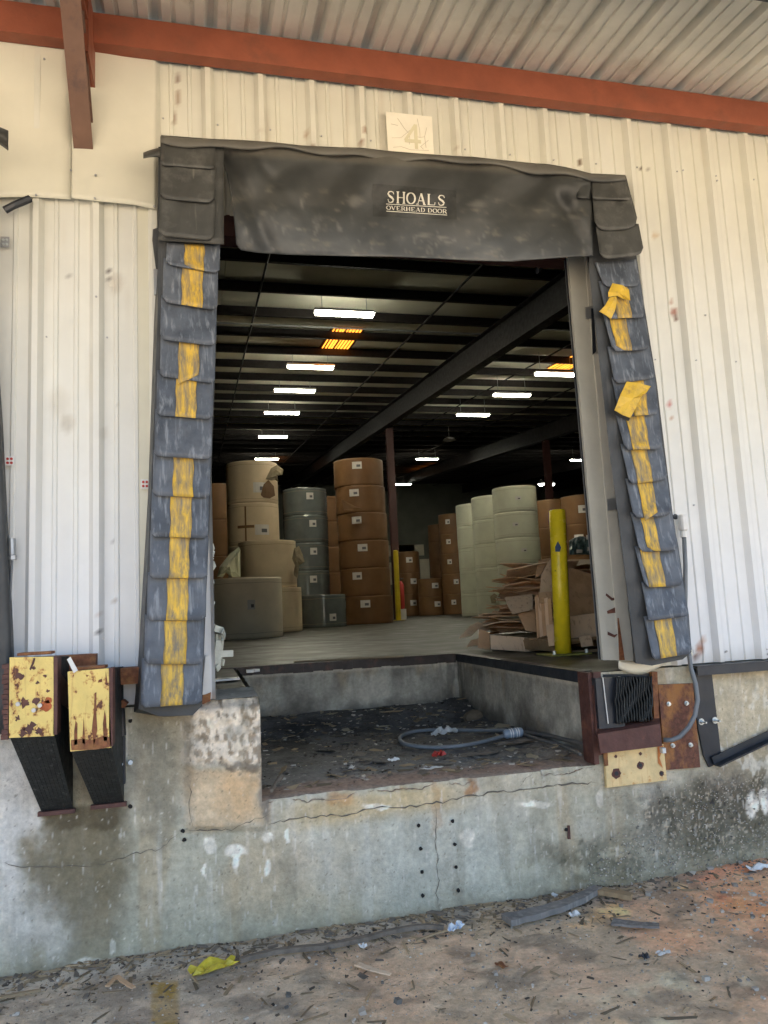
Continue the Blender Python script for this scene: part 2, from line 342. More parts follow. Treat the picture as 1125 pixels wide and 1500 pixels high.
# =================================================================== CONCRETE DOCK WALL
def concrete_paint(px, py, v):
    x, y, z = v[:, 0], v[:, 1], v[:, 2]
    n = fbm(x*2.3, z*2.3, 11, 5); nf = fbm(x*16, z*16, 12, 4); st = fbm(x*7, z*.9, 13, 5); st2 = fbm(x*22, z*1.6, 14, 4)
    c = np.tile(np.array([.365, .375, .330]), (len(x), 1))
    c = mix(c, (.45, .46, .43), sm(.48, .68, n)*.7)
    c = mix(c, (.36, .315, .235), sm(.52, .72, st)*.55)
    c = mix(c, (.50, .52, .51), sm(.60, .75, st2)*.5)
    c = mix(c, (.27, .27, .235), sm(.56, .72, fbm(x*5+4, z*1.1, 17))*.5)
    j = (fbm(px/40, py/40, 21)-.5)*70; j2 = (fbm(px/14, py/14, 22)-.5)*26
    def blob(cx, cy, rx, ry, soft=.5, jj=1.0):
        d = np.sqrt(((px+j*jj+j2-cx)/rx)**2+((py+j*.6*jj-j2-cy)/ry)**2); return sm(1+soft*.5, 1-soft*.5, d)
    # damp olive stain below the rubber bumpers
    c = mix(c, (.165, .150, .115), blob(125, 1235, 75, 90, .8)*.75)
    c = mix(c, (.20, .19, .155), blob(110, 1330, 75, 110, .9)*.65)
    c = mix(c, (.13, .12, .10), blob(125, 1195, 62, 26, .6)*.8)
    c = mix(c, (.22, .225, .20), blob(235, 1150, 22, 95, .9, .5)*.7)
    c = mix(c, (.52, .54, .56), blob(10, 1180, 42, 140, .9)*.7)
    c = mix(c, (.50, .52, .52), blob(20, 1360, 60, 60, .9)*.5)
    c = mix(c, (.44, .37, .27), blob(420, 1290, 110, 60, 1.)*.45)
    # bluish clean middle
    c = mix(c, (.42, .46, .45), blob(620, 1260, 150, 90, 1.)*.6)
    # rust wash below the pit lip
    band = sm(1145, 1165, py+.126*(px-600)+j2*.3)*sm(1206, 1180, py+.126*(px-600)+j2*.5)
    c = mix(c, (.47, .37, .20), band*sm(380, 470, px)*sm(720, 640, px)*.5)
    c = mix(c, (.40, .39, .33), band*sm(640, 700, px)*.5)
    c = mix(c, (.33, .19, .09), blob(640, 1175, 9, 45, .9, .3)*.3)
    c = mix(c, (.40, .20, .09), blob(505, 1172, 20, 10, .8, .3)*.35)
    c = mix(c, (.30, .14, .06), blob(690, 1150, 12, 10, .8, .3)*.6)
    # oil-black weathered zone bottom right, exposed aggregate
    dd = sm(-45, 45, (px-930)*.62+(py-1215)*.9+j*.8+j2)*sm(1330, 1180, py-(px-900)*.1)
    dd = np.maximum(dd, blob(1035, 1200, 95, 62, .7))
    dd = np.maximum(dd, blob(880, 1265, 75, 30, .9)*.8)
    agg = vn(x*75, z*75, 33)
    c = mix(c, (.12, .118, .105), dd*.85*sm(.25, .5, fbm(px/25, py/25, 45)+.12))
    c = mix(c, (.42, .40, .35), dd*sm(.70, .86, agg)*.75)
    c = mix(c, (.05, .05, .045), dd*sm(.80, .9, vn(x*50+7, z*50, 34))*.6)
    c = mix(c, (.19, .18, .165), blob(1060, 1115, 30, 55, .9)*.5)
    # tan concrete far right under the handrail
    c = mix(c, (.45, .42, .33), blob(1100, 1050, 80, 75, .9)*.7)
    c = mix(c, (.55, .57, .54), sm(.62, .72, fbm(px/11, py/22, 46))*blob(1090, 1070, 70, 80, .9)*.7)
    # whitish chips
    for (a, b_, r1, r2) in ((307, 1238, 8, 14), (343, 1246, 17, 10), (347, 1262, 5, 20), (392, 1226, 8, 9), (392, 1272, 5, 14), (685, 1226, 12, 14),
                            (785, 1178, 24, 5), (420, 1224, 4, 12), (553, 1182, 20, 4), (1119, 1172, 7, 20), (130, 1412, 26, 10), (165, 1388, 5, 12), (300, 1275, 3, 12), (880, 1170, 5, 14), (1100, 1178, 10, 20)):
        d = np.sqrt(((px+j2*.45-a)/r1)**2+((py+j2*.35-b_)/r2)**2)
        c = mix(c, (.66, .67, .64), sm(1.15, .75, d)*(.5+.5*sm(.35, .55, nf)))
    # fine white vertical scratches
    c = mix(c, (.58, .60, .60), sm(.74, .82, fbm(px/3.2, py/26, 51, 3))*.45)
    # dirt line along the ground
    gl = 1449-.163*px
    c = mix(c, (.19, .165, .125), sm(-34, 4, py-gl+j*.22)*.75)
    c = mix(c, (.26, .27, .22), sm(-95, -20, py-gl+j*.5)*.35)
    # spalled curb left of the pit
    cb = sm(258, 290, px+j*.35+j2*.6)*sm(1222, 1200, py+j*.25+j2*.4+(px-300)*.10)
    cb = cb*sm(400, 392, px)
    pale = np.array([.57, .55, .50])
    up = cb*sm(1130, 1112, py+j*.3)
    c = mix(c, pale*1.1, up*.9)
    c = mix(c, (.25, .22, .18), up*sm(.50, .64, fbm(px/6, py/11, 61))*.8)
    c = mix(c, (.34, .35, .34), up*sm(.55, .66, fbm(px/26, py/26, 62))*.6)
    lo = cb*sm(1118, 1128, py+j2*.5)
    c = mix(c, (.49, .42, .32), lo*.9)
    c = mix(c, (.50, .38, .25), lo*blob(352, 1160, 30, 30, 1.1, .6)*.7)
    c = mix(c, (.17, .165, .155), cb*blob(357, 1119, 30, 7, .7, .5)*.8)
    c = mix(c, (.22, .22, .215), lo*sm(372, 384, px-np.abs(py-1160)*.15+j2*.5)*.85)
    c = mix(c, (.30, .29, .26), cb*sm(292, 272, px+j2)*.5)
    c = mix(c, (.17, .16, .14), sm(.90, .96, vn(x*110, z*110, 55))*.55*(1-dd))
    c = mix(c, (.60, .60, .57), sm(.93, .98, vn(x*85+5, z*85, 56))*.45)
    c = mix(c, (.24, .24, .21), sm(.60, .74, fbm(x*11, z*2.2, 57))*.35)
    c = (c-.34)*1.25+.34; c = np.maximum(c, .05)*(.78+.44*nf)[:, None]*np.array([1.40, 1.26, 1.13])
    return c
dw = thing('dock_wall', 'stained grey concrete dock wall below the open loading door', 'wall', (1.9, .2, GZ))
xs = np.unique(np.concatenate([np.linspace(-.75, 4.9, 760), [PX0, PX1]])); zs = np.unique(np.concatenate([np.linspace(GZ-.25, 0, 205), [PZ]]))
X, Z = np.meshgrid(xs, zs)
Yw = .010*(fbm(X*3, Z*3, 70)-.5)+.006*(fbm(X*24, Z*24, 71)-.5)
_pxx, _pyy = topx(np.stack([X.ravel(), 0*X.ravel(), Z.ravel()], -1)); _pxx = _pxx.reshape(X.shape); _pyy = _pyy.reshape(X.shape)
cb = sm(266, 286, _pxx)*sm(1222, 1204, _pyy)*sm(1.16, 1.10, X)
Yw -= cb*(.022+.035*fbm(X*9, Z*9, 72)+.050*fbm(X*26, Z*26, 73)*sm(1135, 1105, _pyy))
Yw += .10*sm(-.06, 0, Z)**2*sm(.72, .85, X)*(X < 1.2)                     # rounded broken top edge of the curb
rough_r = sm(-45, 45, (_pxx-930)*.62+(_pyy-1215)*.9)*(_pxx > 830)
Yw -= rough_r*.008*fbm(X*60, Z*60, 75)
def chipf(x): return sm(.46, .72, fbm(x*8, x*0+3.3, 77, 5))
Yw += .034*chipf(X)*sm(PZ-.045, PZ, Z)*(X > PX0)*(X < PX1)
hole = (X[:-1, :-1] >= PX0-1e-6) & (X[1:, 1:] <= PX1+1e-6) & (Z[:-1, :-1] >= PZ-1e-6)
Xe = X.copy()
dwf = npgrid('front_face', M['concrete'], np.stack([Xe, Yw, Z], -1), dw, ~hole)
v = wco(dwf); a_, b_ = topx(np.stack([v[:, 0], v[:, 1]*0, v[:, 2]], -1)); setcol(dwf, concrete_paint(a_, b_, v))
# sides of the wall running on, out of the picture
bb = B(); bb.b2((-22, .002, GZ-.3), (-.75, .4, -.001)); bb.b2((4.9, .002, GZ-.3), (40, .4, -.001))
o = bb.build('wall_run', mat('plain_concrete', (.46, .43, .36), .85, var=.3, vscale=2, bump=.3, bscale=50), dw)
# curb top strip between wall face and slab (left of pit, rounded)
def surf(name, p00, p10, p01, p11, nu, nv, m, parent, paint, disp=.006, ax=1, seed=0):
    u, vv = np.meshgrid(np.linspace(0, 1, nu), np.linspace(0, 1, nv))
    A = [np.array(q, dtype=float) for q in (p00, p10, p01, p11)]
    Q = (A[0]*((1-u)*(1-vv))[..., None]+A[1]*(u*(1-vv))[..., None]+A[2]*((1-u)*vv)[..., None]+A[3]*(u*vv)[..., None])
    s1, s2 = (Q[..., 0]+Q[..., 1]*.7), (Q[..., 2]+Q[..., 1]*.7)
    Q[..., ax] += disp*(fbm(s1*8, s2*8, 80+seed)-.5)*2
    ob = npgrid(name, m, Q, parent); vv_ = wco(ob); a, b2_ = topx(vv_); setcol(ob, paint(a, b2_, vv_)); return ob
def curb_top(px, py, v):
    n = fbm(v[:, 0]*14, v[:, 1]*5, 90); c = np.tile(np.array([.26, .27, .26]), (len(px), 1))
    c = mix(c, (.50, .50, .47), sm(.5, .65, n)*.6); return mix(c, (.55, .54, .50), sm(-.35, .02, -v[:, 1])*.6)
surf('curb_top', (.72, .02, .004), (PX0, .02, .004), (.72, .5, .012), (PX0, .5, .012), 60, 60, M['concrete'], dw, curb_top, .006, 2)
# cracks: thin jagged inlays in the face
def crack(pts, w0, name='crack', seed=1, yy=-.016):
    rnd = random.Random(seed); q = []
    for (x0, y0), (x1, y1) in zip(pts[:-1], pts[1:]):
        k = max(2, int(math.hypot(x1-x0, y1-y0)/7))
        for i in range(k):
            t = i/k; q.append((x0+(x1-x0)*t+rnd.uniform(-2, 2), y0+(y1-y0)*t+rnd.uniform(-2.2, 2.2)))
    q.append(pts[-1]); b = B(); vs = []
    for i, (x, y) in enumerate(q):
        f = .62*min(1, i/4, (len(q)-1-i)/4)*rnd.uniform(.1, 1.3)+.06
        dx = q[min(i+1, len(q)-1)][0]-q[max(i-1, 0)][0]; dy = q[min(i+1, len(q)-1)][1]-q[max(i-1, 0)][1]; L = math.hypot(dx, dy) or 1
        nx, ny = -dy/L*w0*f, dx/L*w0*f
        vs += [pv(x+nx, y+ny, yy), pv(x-nx, y-ny, yy)]
    b.add(vs, [(2*i, 2*i+1, 2*i+3, 2*i+2) for i in range(len(q)-1)])
    return b.build(name, M['crack'], dw)
crack([(395, 1207), (440, 1198), (500, 1194), (560, 1182), (600, 1181), (640, 1176), (700, 1164), (760, 1157), (830, 1149), (875, 1147)], 1.6, seed=3, yy=-.008)
crack([(760, 1157), (772, 1140), (782, 1128)], 1.0, seed=4, yy=-.008)
crack([(270, 1214), (310, 1217), (340, 1215), (375, 1200), (398, 1190)], 1.3, seed=5, yy=-.05)
crack([(0, 1263), (30, 1269), (80, 1270), (130, 1268), (165, 1262), (200, 1250), (235, 1244), (262, 1220)], 1.0, seed=6, yy=-.008)
crack([(637, 1178), (641, 1205), (638, 1240), (643, 1290), (640, 1310), (644, 1338)], .9, seed=7, yy=-.008)
crack([(281, 1140), (277, 1175), (283, 1212)], .9, seed=8, yy=-.035)
# drilled anchor holes with dark rims
hb = B()
for (x, y) in ((613, 1209), (616, 1243), (618, 1277), (619, 1312), (663, 1203), (666, 1237), (668, 1270), (671, 1304), (268, 1217), (270, 1230), (191, 1056), (190, 1117), (191, 1181), (829, 1215)):
    c = pv(x, y, -.006); k = 11; r = .010
    pts = [c+Vector((math.cos(t*2*math.pi/k)*r*random.uniform(.8, 1.25), 0, math.sin(t*2*math.pi/k)*r*random.uniform(.8, 1.25))) for t in range(k)]
    hb.prism(pts, (0, -.004, 0))
hb.build('anchor_hole', mat('hole_dark', (.018, .016, .015), .9, bump=0), dw)
bb = B(); bb.prism([pv(831, 1209, -.006), pv(834.5, 1209, -.006), pv(835.5, 1229, -.006), pv(831.5, 1229, -.006)], (0, -.004, 0)); bb.build('paint_mark', M['rust_dark'], dw)

# =================================================================== THE PIT
def pitwall(px, py, v):
    s = v[:, 0]+v[:, 1]; z = v[:, 2]
    c = np.tile(np.array([.30, .315, .30]), (len(px), 1))
    st = fbm(s*8, z*1.5, 101, 5); n = fbm(s*4, z*4, 102)
    c = mix(c, (.43, .45, .43), sm(.48, .68, n)*.7)
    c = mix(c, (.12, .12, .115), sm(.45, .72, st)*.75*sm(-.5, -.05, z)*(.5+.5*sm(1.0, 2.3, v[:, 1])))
    c = mix(c, (.34, .30, .22), sm(.6, .75, fbm(s*5+5, z*2, 105))*.5)
    c = mix(c, (.50, .49, .44), sm(-.10, -.075, z+.02*(n-.5))*sm(-.05, -.07, z)*.6)
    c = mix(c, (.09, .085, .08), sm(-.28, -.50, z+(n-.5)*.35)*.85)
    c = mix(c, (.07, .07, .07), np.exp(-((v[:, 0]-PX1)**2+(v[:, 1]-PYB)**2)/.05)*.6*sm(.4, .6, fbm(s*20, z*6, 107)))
    return c*(.8+.4*fbm(s*22, z*22, 103))[:, None]*np.array([1.32, 1.21, 1.08])
pw = thing('pit_wall', 'concrete back and right walls of the empty leveller pit with soot streaks', 'wall', (2.1, PYB, PZ))
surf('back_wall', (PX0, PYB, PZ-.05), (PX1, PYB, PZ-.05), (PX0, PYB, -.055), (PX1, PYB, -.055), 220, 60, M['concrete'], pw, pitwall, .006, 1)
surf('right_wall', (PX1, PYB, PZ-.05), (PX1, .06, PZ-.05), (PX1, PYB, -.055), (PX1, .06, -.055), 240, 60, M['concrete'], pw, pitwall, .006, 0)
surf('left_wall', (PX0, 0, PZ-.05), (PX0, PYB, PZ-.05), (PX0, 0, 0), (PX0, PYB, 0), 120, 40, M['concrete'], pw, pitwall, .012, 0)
def pitfloor(px, py, v):
    x, y = v[:, 0], v[:, 1]; n = fbm(x*4, y*4, 111); nf = fbm(x*20, y*20, 112)
    c = np.tile(np.array([.085, .079, .072]), (len(px), 1))
    c = mix(c, (.17, .16, .15), sm(.45, .65, n)*.6)
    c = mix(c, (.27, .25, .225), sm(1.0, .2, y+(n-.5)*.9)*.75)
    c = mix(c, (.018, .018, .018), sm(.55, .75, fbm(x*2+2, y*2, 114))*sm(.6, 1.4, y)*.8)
    c = mix(c, (.42, .26, .18), sm(.30, .12, y+(nf-.5)*.12)*.8)
    c = mix(c, (.50, .42, .34), sm(.10, .0, y+(nf-.5)*.06)*sm(.3, .6, fbm(x*5, y*5, 116))*.6)
    c = mix(c, (.21, .17, .13), sm(.10, .35, x-2.55+(n-.5)*.6)*sm(1.2, .4, y)*.5)
    c = c*(.75+.5*nf)[:, None]
    sp = vn(x*90, y*90, 117); c = mix(c, (.55, .54, .5), sm(.955, .98, sp)*.8)
    return c
xs = np.linspace(PX0-.02, PX1+.02, 300); ys = np.linspace(.001, PYB+.03, 300); X, Y = np.meshgrid(xs, ys)
Zp = PZ+.035*sm(0, .25, Y)*fbm(X*5, Y*5, 120)+.008*fbm(X*26, Y*26, 121)*sm(0, .12, Y)-.030*chipf(X)*sm(.07, 0, Y)-.006*sm(.05, 0, Y)+.10*sm(1.9, 2.4, Y+.25*fbm(X*4, Y*2, 122))+.06*sm(2.8, 3.06, X)*sm(0, .3, Y)*fbm(X*6, Y*6, 124)
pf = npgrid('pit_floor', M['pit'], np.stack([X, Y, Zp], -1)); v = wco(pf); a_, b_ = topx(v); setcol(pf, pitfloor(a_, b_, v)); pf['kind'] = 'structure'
def pitz(x, y):
    i = int(np.clip((x-xs[0])/(xs[-1]-xs[0])*299, 0, 299)); j = int(np.clip((y-ys[0])/(ys[-1]-ys[0])*299, 0, 299)); return float(Zp[j, i])
pxs, pys, PZg = xs, ys, Zp
# steel nosing angles round the pit
ea = thing('edge_angle', 'rusty black steel nosing along the back edge of the pit', 'steel edging', (2.1, PYB, 0))
b = B()
k = 26
for i in range(k):
    x0 = PX0-.3+(PX1+.28-PX0)*i/k; x1 = PX0-.3+(PX1+.28-PX0)*(i+1)/k-.0005
    b.b2((x0, PYB-.012-random.uniform(0, .004), -.062-random.uniform(0, .01)), (x1, PYB+.07, .006))
b.build('angle_bar', M['rust_dark'], ea)
b = B(); b.prism([ph(430, 970.5, .008), ph(592, 963, .008), ph(592, 960.5, .008), ph(430, 968.5, .008)], (0, 0, .003)); b.build('worn_edge', M['rock'], ea)
ea.children[0].data.materials[0] = mat('sooty_steel', (.055, .042, .036), .6, var=.4, vscale=10, bump=.3, col2=(.13, .06, .045), c2=(.55, .7), c2scale=7)
er = thing('edge_angle', 'black steel nosing along the right edge of the pit', 'steel edging', (PX1, 1.2, 0))
b = B(); b.b2((PX1-.012, .10, -.062), (PX1+.08, PYB-.02, .006)); b.build('angle_bar', M['black_steel'], er)
cp = thing('corner_channel', 'upright rust brown steel corner at the front right of the pit', 'steel edging', (PX1, 0, PZ))
b = B(); b.b2((PX1-.018, -.028, PZ+.01), (PX1+.012, .10, .005)); b.b2((PX1+.012, -.028, PZ+.06), (PX1+.045, -.004, .004)); b.build('flange', M['rust_dark'], cp)
# =================================================================== INTERIOR SLAB
b = B()
b.b2((-22, .05, -.3), (.72, 3, 0)); b.b2((.72, .14, -.3), (PX0-.03, 3, 0)); b.b2((PX1+.025, .05, -.3), (40, 3, 0)); b.b2((-22, 3, -.3), (40, 60, 0)); b.b2((PX0-.03, PYB+.025, -.3), (PX1+.025, 3, 0))
fl = b.build('warehouse_floor', M['floor']); fl['kind'] = 'structure'
# =================================================================== METAL SIDING
PITCH = .3048
PROF = [(-.0385, 0), (-.0150, .038), (.0135, .038), (.0370, 0), (.060, 0), (.084, 0), (.090, .009), (.106, .009), (.112, 0), (.135, 0), (.16, 0), (.186, 0), (.192, .009), (.208, .009), (.214, 0), (.24, 0)]
def siding_paint(px, py, v):
    x, z = v[:, 0], v[:, 2]; n = fbm(x*6, z*1.2, 130); nf = fbm(x*30, z*3, 131)
    c = np.tile(np.array([.71, .71, .66]), (len(x), 1))
    c = mix(c, (.65, .64, .52), sm(2.2, 3.6, z+(n-.5)*.8)*.75)  # creamier towards the top, with warm ground bounce painted in
    c = mix(c, (.60, .56, .46), sm(.74, .86, nf)*.25)
    c = mix(c, (.76, .77, .78), sm(1.9, .3, z)*.9)  # whiter towards the bottom: cool sky light painted into the colour
    c = mix(c, (.52, .45, .34), sm(.66, .80, fbm(x*22, z*.7, 133))*.4*sm(1.2, 3.2, z))
    c = mix(c, (.50, .48, .44), sm(.12, .0, z+(nf-.5)*.1)*.5)
    fl = np.mod(x+.0385, PITCH); c = c*(1-.08*((fl < .022) | ((fl > .053) & (fl < .0757))))[:, None]     # rib flanks darkened: their shading is put into the colour
    # the lapped seams keep a line of grime
    u = np.mod(x+.0375, PITCH*3); c = mix(c, (.40, .35, .27), sm(.010, .002, u)*.5)
    for (a, b_, r, col, k) in ((986, 457, 6, (.30, .07, .03), .9), (990, 466, 3, (.12, .04, .03), 1), (983, 442, 4, (.35, .13, .06), .6), (981, 592, 5, (.45, .06, .05), .8), (984, 612, 3, (.4, .2, .1), .7),
                            (1025, 950, 9, (.35, .13, .05), .9), (1020, 962, 6, (.15, .06, .04), .9), (1029, 938, 5, (.45, .22, .1), .7), (1013, 955, 3, (.1, .08, .07), .9), (103, 405, 3.2, (.05, .04, .04), 1), (158, 407, 2.6, (.06, .05, .05), 1), (160, 398, 1.6, (.1, .08, .08), 1),
                            (170, 415, 12, (.50, .46, .40), .6), (88, 590, 18, (.50, .46, .38), .35), (98, 620, 12, (.42, .38, .31), .5), (152, 635, 8, (.5, .46, .4), .4), (171, 595, 2, (.1, .08, .08), 1), (164, 707, 2, (.1, .08, .08), 1), (165, 792, 2, (.1, .08, .08), 1),
                            (170, 880, 4, (.35, .28, .22), .6), (168, 1000, 10, (.36, .32, .30), .7), (168, 985, 6, (.3, .28, .27), .6), (145, 925, 3, (.1, .09, .09), .9), (145, 900, 4, (.5, .4, .35), .5), (849, 238, 4, (.14, .09, .05), 1), (960, 345, 4, (.50, .36, .2), .7),
                            (450, 198, 5, (.34, .22, .12), .7), (457, 214, 3, (.25, .13, .08), .8), (534, 190, 4, (.28, .14, .08), .8), (530, 208, 4, (.25, .13, .08), .8), (384, 190, 4, (.3, .18, .1), .7), (667, 215, 3, (.25, .15, .1), .8), (733, 228, 3, (.25, .15, .1), .8), (285, 178, 2, (.1, .08, .06), 1), (939, 246, 2, (.1, .07, .05), 1), (950, 247, 2, (.1, .07, .05), 1)):
        d = np.sqrt((px-a)**2+((py-b_)*.7)**2)+(nf-.5)*r*.8
        c = mix(c, col, sm(r*1.15, r*.4, d)*k)
    # two old torn tape marks near the top
    d = sm(3.2, 2.4, np.abs(px-(263-(py-106)*.04)))*sm(104, 107, py)*sm(124, 121, py); c = mix(c, (.28, .22, .18), d)
    d = sm(2.8, 1.8, np.abs(px-(261-(py-130)*.11)))*sm(130, 136, py)*sm(186, 178, py); c = mix(c, (.36, .29, .22), d)
    return c
def siding_panel(k0, z0, z1, parent):
    us = []
    for k in range(k0, k0+3):
        us += [(k*PITCH+u, h) for u, h in PROF]
    us.append((us[0][0]+3*PITCH, 0)) ; us.append((us[0][0]+3*PITCH+.018, .027))
    near = -.8 < us[0][0] < 5
    zz = np.linspace(z0, z1, max(3, int((z1-z0)/(.022 if near else .3))))
    ux = np.array([u for u, h in us]); uh = np.array([h for u, h in us])
    X, Z = np.meshgrid(ux, zz); H = np.tile(uh, (len(zz), 1))
    Yv = -H+.0018*(fbm(X*2, Z*1.5, 140+k0)-.5)*(H < .01)
    a, b_ = topx(np.stack([X.ravel(), 0*X.ravel(), Z.ravel()], -1)); a = a.reshape(X.shape); b_ = b_.reshape(X.shape)
    for (qx, qy, r, dd) in ((165, 412, 16, .012), (98, 470, 10, .006), (95, 615, 22, .010), (165, 640, 14, .006), (985, 458, 10, .010), (982, 596, 14, .008), (960, 350, 12, .008), (1025, 950, 14, -.008), (170, 870, 12, .006)):
        Yv += dd*np.exp(-((a-qx)**2+(b_-qy)**2)/(r*r))*(.4+fbm(X*40, Z*40, 150))
    ob = npgrid('siding_panel', M['siding'], np.stack([X, Yv-.0006*(k0 % 2), Z], -1), parent, smooth=False)
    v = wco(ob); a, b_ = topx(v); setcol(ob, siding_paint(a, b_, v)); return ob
sid = thing('ribbed_siding', 'cream ribbed metal siding round the loading door', 'wall', (2.1, 0, 0))
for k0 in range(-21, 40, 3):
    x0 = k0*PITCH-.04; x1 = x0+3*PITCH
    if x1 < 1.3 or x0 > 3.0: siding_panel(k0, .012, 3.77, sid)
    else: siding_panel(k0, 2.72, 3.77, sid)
# panel between door and pads: fill the strip beside the opening
b = B(); b.b2((.50, -.004, .012), (.80, .05, 2.72)); b.build('closure_panel', M['cream'], sid); b = B(); b.b2((3.30, -.004, .012), (3.66, .05, 2.72)); b.build('closure_panel', M['cream'], sid)
b = B(); b.b2((-22, -.03, 3.77), (40, .03, 5.9)); b.b2((-22, -.03, .0), (-6.5, .03, 3.77)); b.b2((12.3, -.03, .0), (40, .03, 3.77)); b.build('upper_wall', M['cream'], sid)
b = B(); b.b2((-22, .055, 2.76), (40, .10, 5.88)); b.b2((-22, .055, 0), (.80, .10, 2.76)); b.b2((3.42, .055, 0), (40, .10, 2.76)); b.build('inner_liner', M['darkwall'], sid)
# screws
b = B()
for (x, y) in ((141, 435), (152, 935), (1033, 462), (1061, 465), (1117, 468), (1033, 780), (1046, 886), (1056, 954), (1064, 954), (1125, 958), (206, 100), (1000, 250), (1050, 265), (1016, 740), (65, 100)):
    c = pv(x, y, -.006 if x != 141 else -.036); b.tube([c, c+Vector((0, -.007, 0))], .006, 6)
for k_ in range(-2, 17):
    for z_ in (.07, 1.96, 3.28):
        x_ = k_*PITCH+.052
        if z_ > 3 or x_ < .5 or x_ > 3.7: c = Vector((x_, -.002, z_+random.uniform(-.008, .008))); b.tube([c, c+Vector((0, -.006, 0))], .005, 6)
b.build('screw', M['galv'], sid)['kind'] = 'stuff'
# flat cream sheets at the upper left with a bowed lower edge
cs = thing('cream_sheet', 'flat cream metal sheets lapped over the ribbed siding at upper left', 'metal sheet', tuple(pv(100, 290, -.05)))
def csheet(x0, x1, yb0, yb1, Yoff):
    b = B()
    def fn(u, v):
        px = x0+(x1-x0)*u; yb = np.interp(px, [-420, 0, 40, 100, 150, 200, 228], [330, 291.5, 290.5, 293, 298, 303, 308.5])
        top = 58+px*.12; top = 20+px*.12
        p = pv(px, top+(yb-top)*v, Yoff); out = .028*max(0, (v-.5)*2)**2*(.5+.5*math.sin(u*3+1))
        return p+Vector((0, -out-.010*math.sin(u*5.5)*math.sin(v*4), 0))
    b.grid(30, 30, fn); return b.build('sheet', M['cream'], cs, smooth=True, solid=.002)
csheet(105.5, 228, 0, 0, -.046); csheet(-420, 105, 0, 0, -.043)
b = B()
for (x, y) in ((53, 286), (139, 291), (140, 257), (104, 250), (226, 303), (65, 87)): 
    c = pv(x, y, -.072); b.tube([c, c+Vector((0, -.007, 0))], .006, 6)
b.build('screw', M['galv'], cs)['kind'] = 'stuff'

# =================================================================== CANOPY
cy = thing('canopy', 'ribbed metal canopy on a rust red beam above the dock', 'canopy', (2, -.3, 3.5))
DZ = 3.781
def deckz(Y): return DZ+.0833*(Y+.3)
for k0 in range(-21, 40, 3):
    us = []
    for k in range(k0, k0+3): us += [(k*PITCH+.02+u, h) for u, h in PROF]
    us.append((us[0][0]+3*PITCH, 0)); us.append((us[0][0]+3*PITCH+.018, .027))
    yy = np.linspace(-.05, -3.9, 24); ux = np.array([u for u, h in us]); uh = np.array([h for u, h in us])
    X, Y = np.meshgrid(ux, yy); H = np.tile(uh, (len(yy), 1))
    npgrid('deck_panel', M['deck'], np.stack([X, Y, DZ+.0833*(Y+.3)+H*1.15+.0008*(k0 % 2)], -1), cy, smooth=False)
def canopy_beam(name, y0, y1, z0, z1, m):
    b = B(); t = .012
    b.b2((-9, y0, z0), (13, y0+t, z1)); b.b2((-9, y0+t, z0), (13, y1, z0+t)); b.b2((-9, y0+t, z1-t), (13, y1, z1)); return b.build(name, m, cy)
canopy_beam('wall_beam', -.13, -.046, 3.604, 3.786, M['red'])
d = ray(1110, 1.0); s = (DZ-.2+.0833*(.3-CD)-CH)/(d[2]-.0833*d[1]); yp = -CD+d[1]*s
b = B(); b.b2((-9, yp-.2, deckz(yp)-.2), (13, yp, deckz(yp)-.008)); b.build('outer_purlin', M['black_steel'], cy)
b = B(); b.b2((-9, -3.96, deckz(-3.9)-.25), (13, -3.91, deckz(-3.9)+.06)); b.build('fascia', M['brown'], cy)
# knee brace + gusset
def knee(x0, parent):
    e = Vector((0, -.675, .738)); n = Vector((0, -.738, -.675)); L = 2.0
    R = Matrix(((1, 0, 0), (0, n.y, e.y), (0, n.z, e.z)))
    c0 = Vector((x0+.05, -.05, 3.012))
    b = B()
    zc = min((DZ-.06-3.012)/.738, L)
    b.box(c0+e*(zc/2)-n*.006, (.10, .012, zc), R); b.box(c0+e*(zc/2)-n*.112, (.10, .012, zc), R); b.box(c0+e*(zc/2)-n*.059, (.008, .094, zc), R)
    return b.build('knee_brace', M['brown'], parent)
knee(.19, cy); knee(7.81, cy)
for x0 in (.205, 7.82):
    b = B(); b.b2((x0+.082, -.34, 3.385), (x0+.096, -.05, 3.776)); b.b2((x0-.014, -.34, 3.385), (x0+.096, -.328, 3.776)); b.b2((x0-.014, -.062, 3.385), (x0+.082, -.050, 3.776))
    b.build('gusset_plate', M['red'], cy)
# rafters of the canopy carrying the deck
for x0 in (.20, 7.81):
    b = B(); yy0, yy1 = -.15, -3.9
    b.prism([(x0+.04, yy0, deckz(yy0)-.20), (x0+.04, yy1, deckz(yy1)-.20), (x0+.04, yy1, deckz(yy1)-.006), (x0+.04, yy0, deckz(yy0)-.006)], (.012, 0, 0))
    b.prism([(x0-.01, yy0, deckz(yy0)-.20), (x0-.01, yy1, deckz(yy1)-.20), (x0-.01, yy1, deckz(yy1)-.212), (x0-.01, yy0, deckz(yy0)-.212)], (.11, 0, 0))
    b.build('canopy_rafter', M['red'], cy)

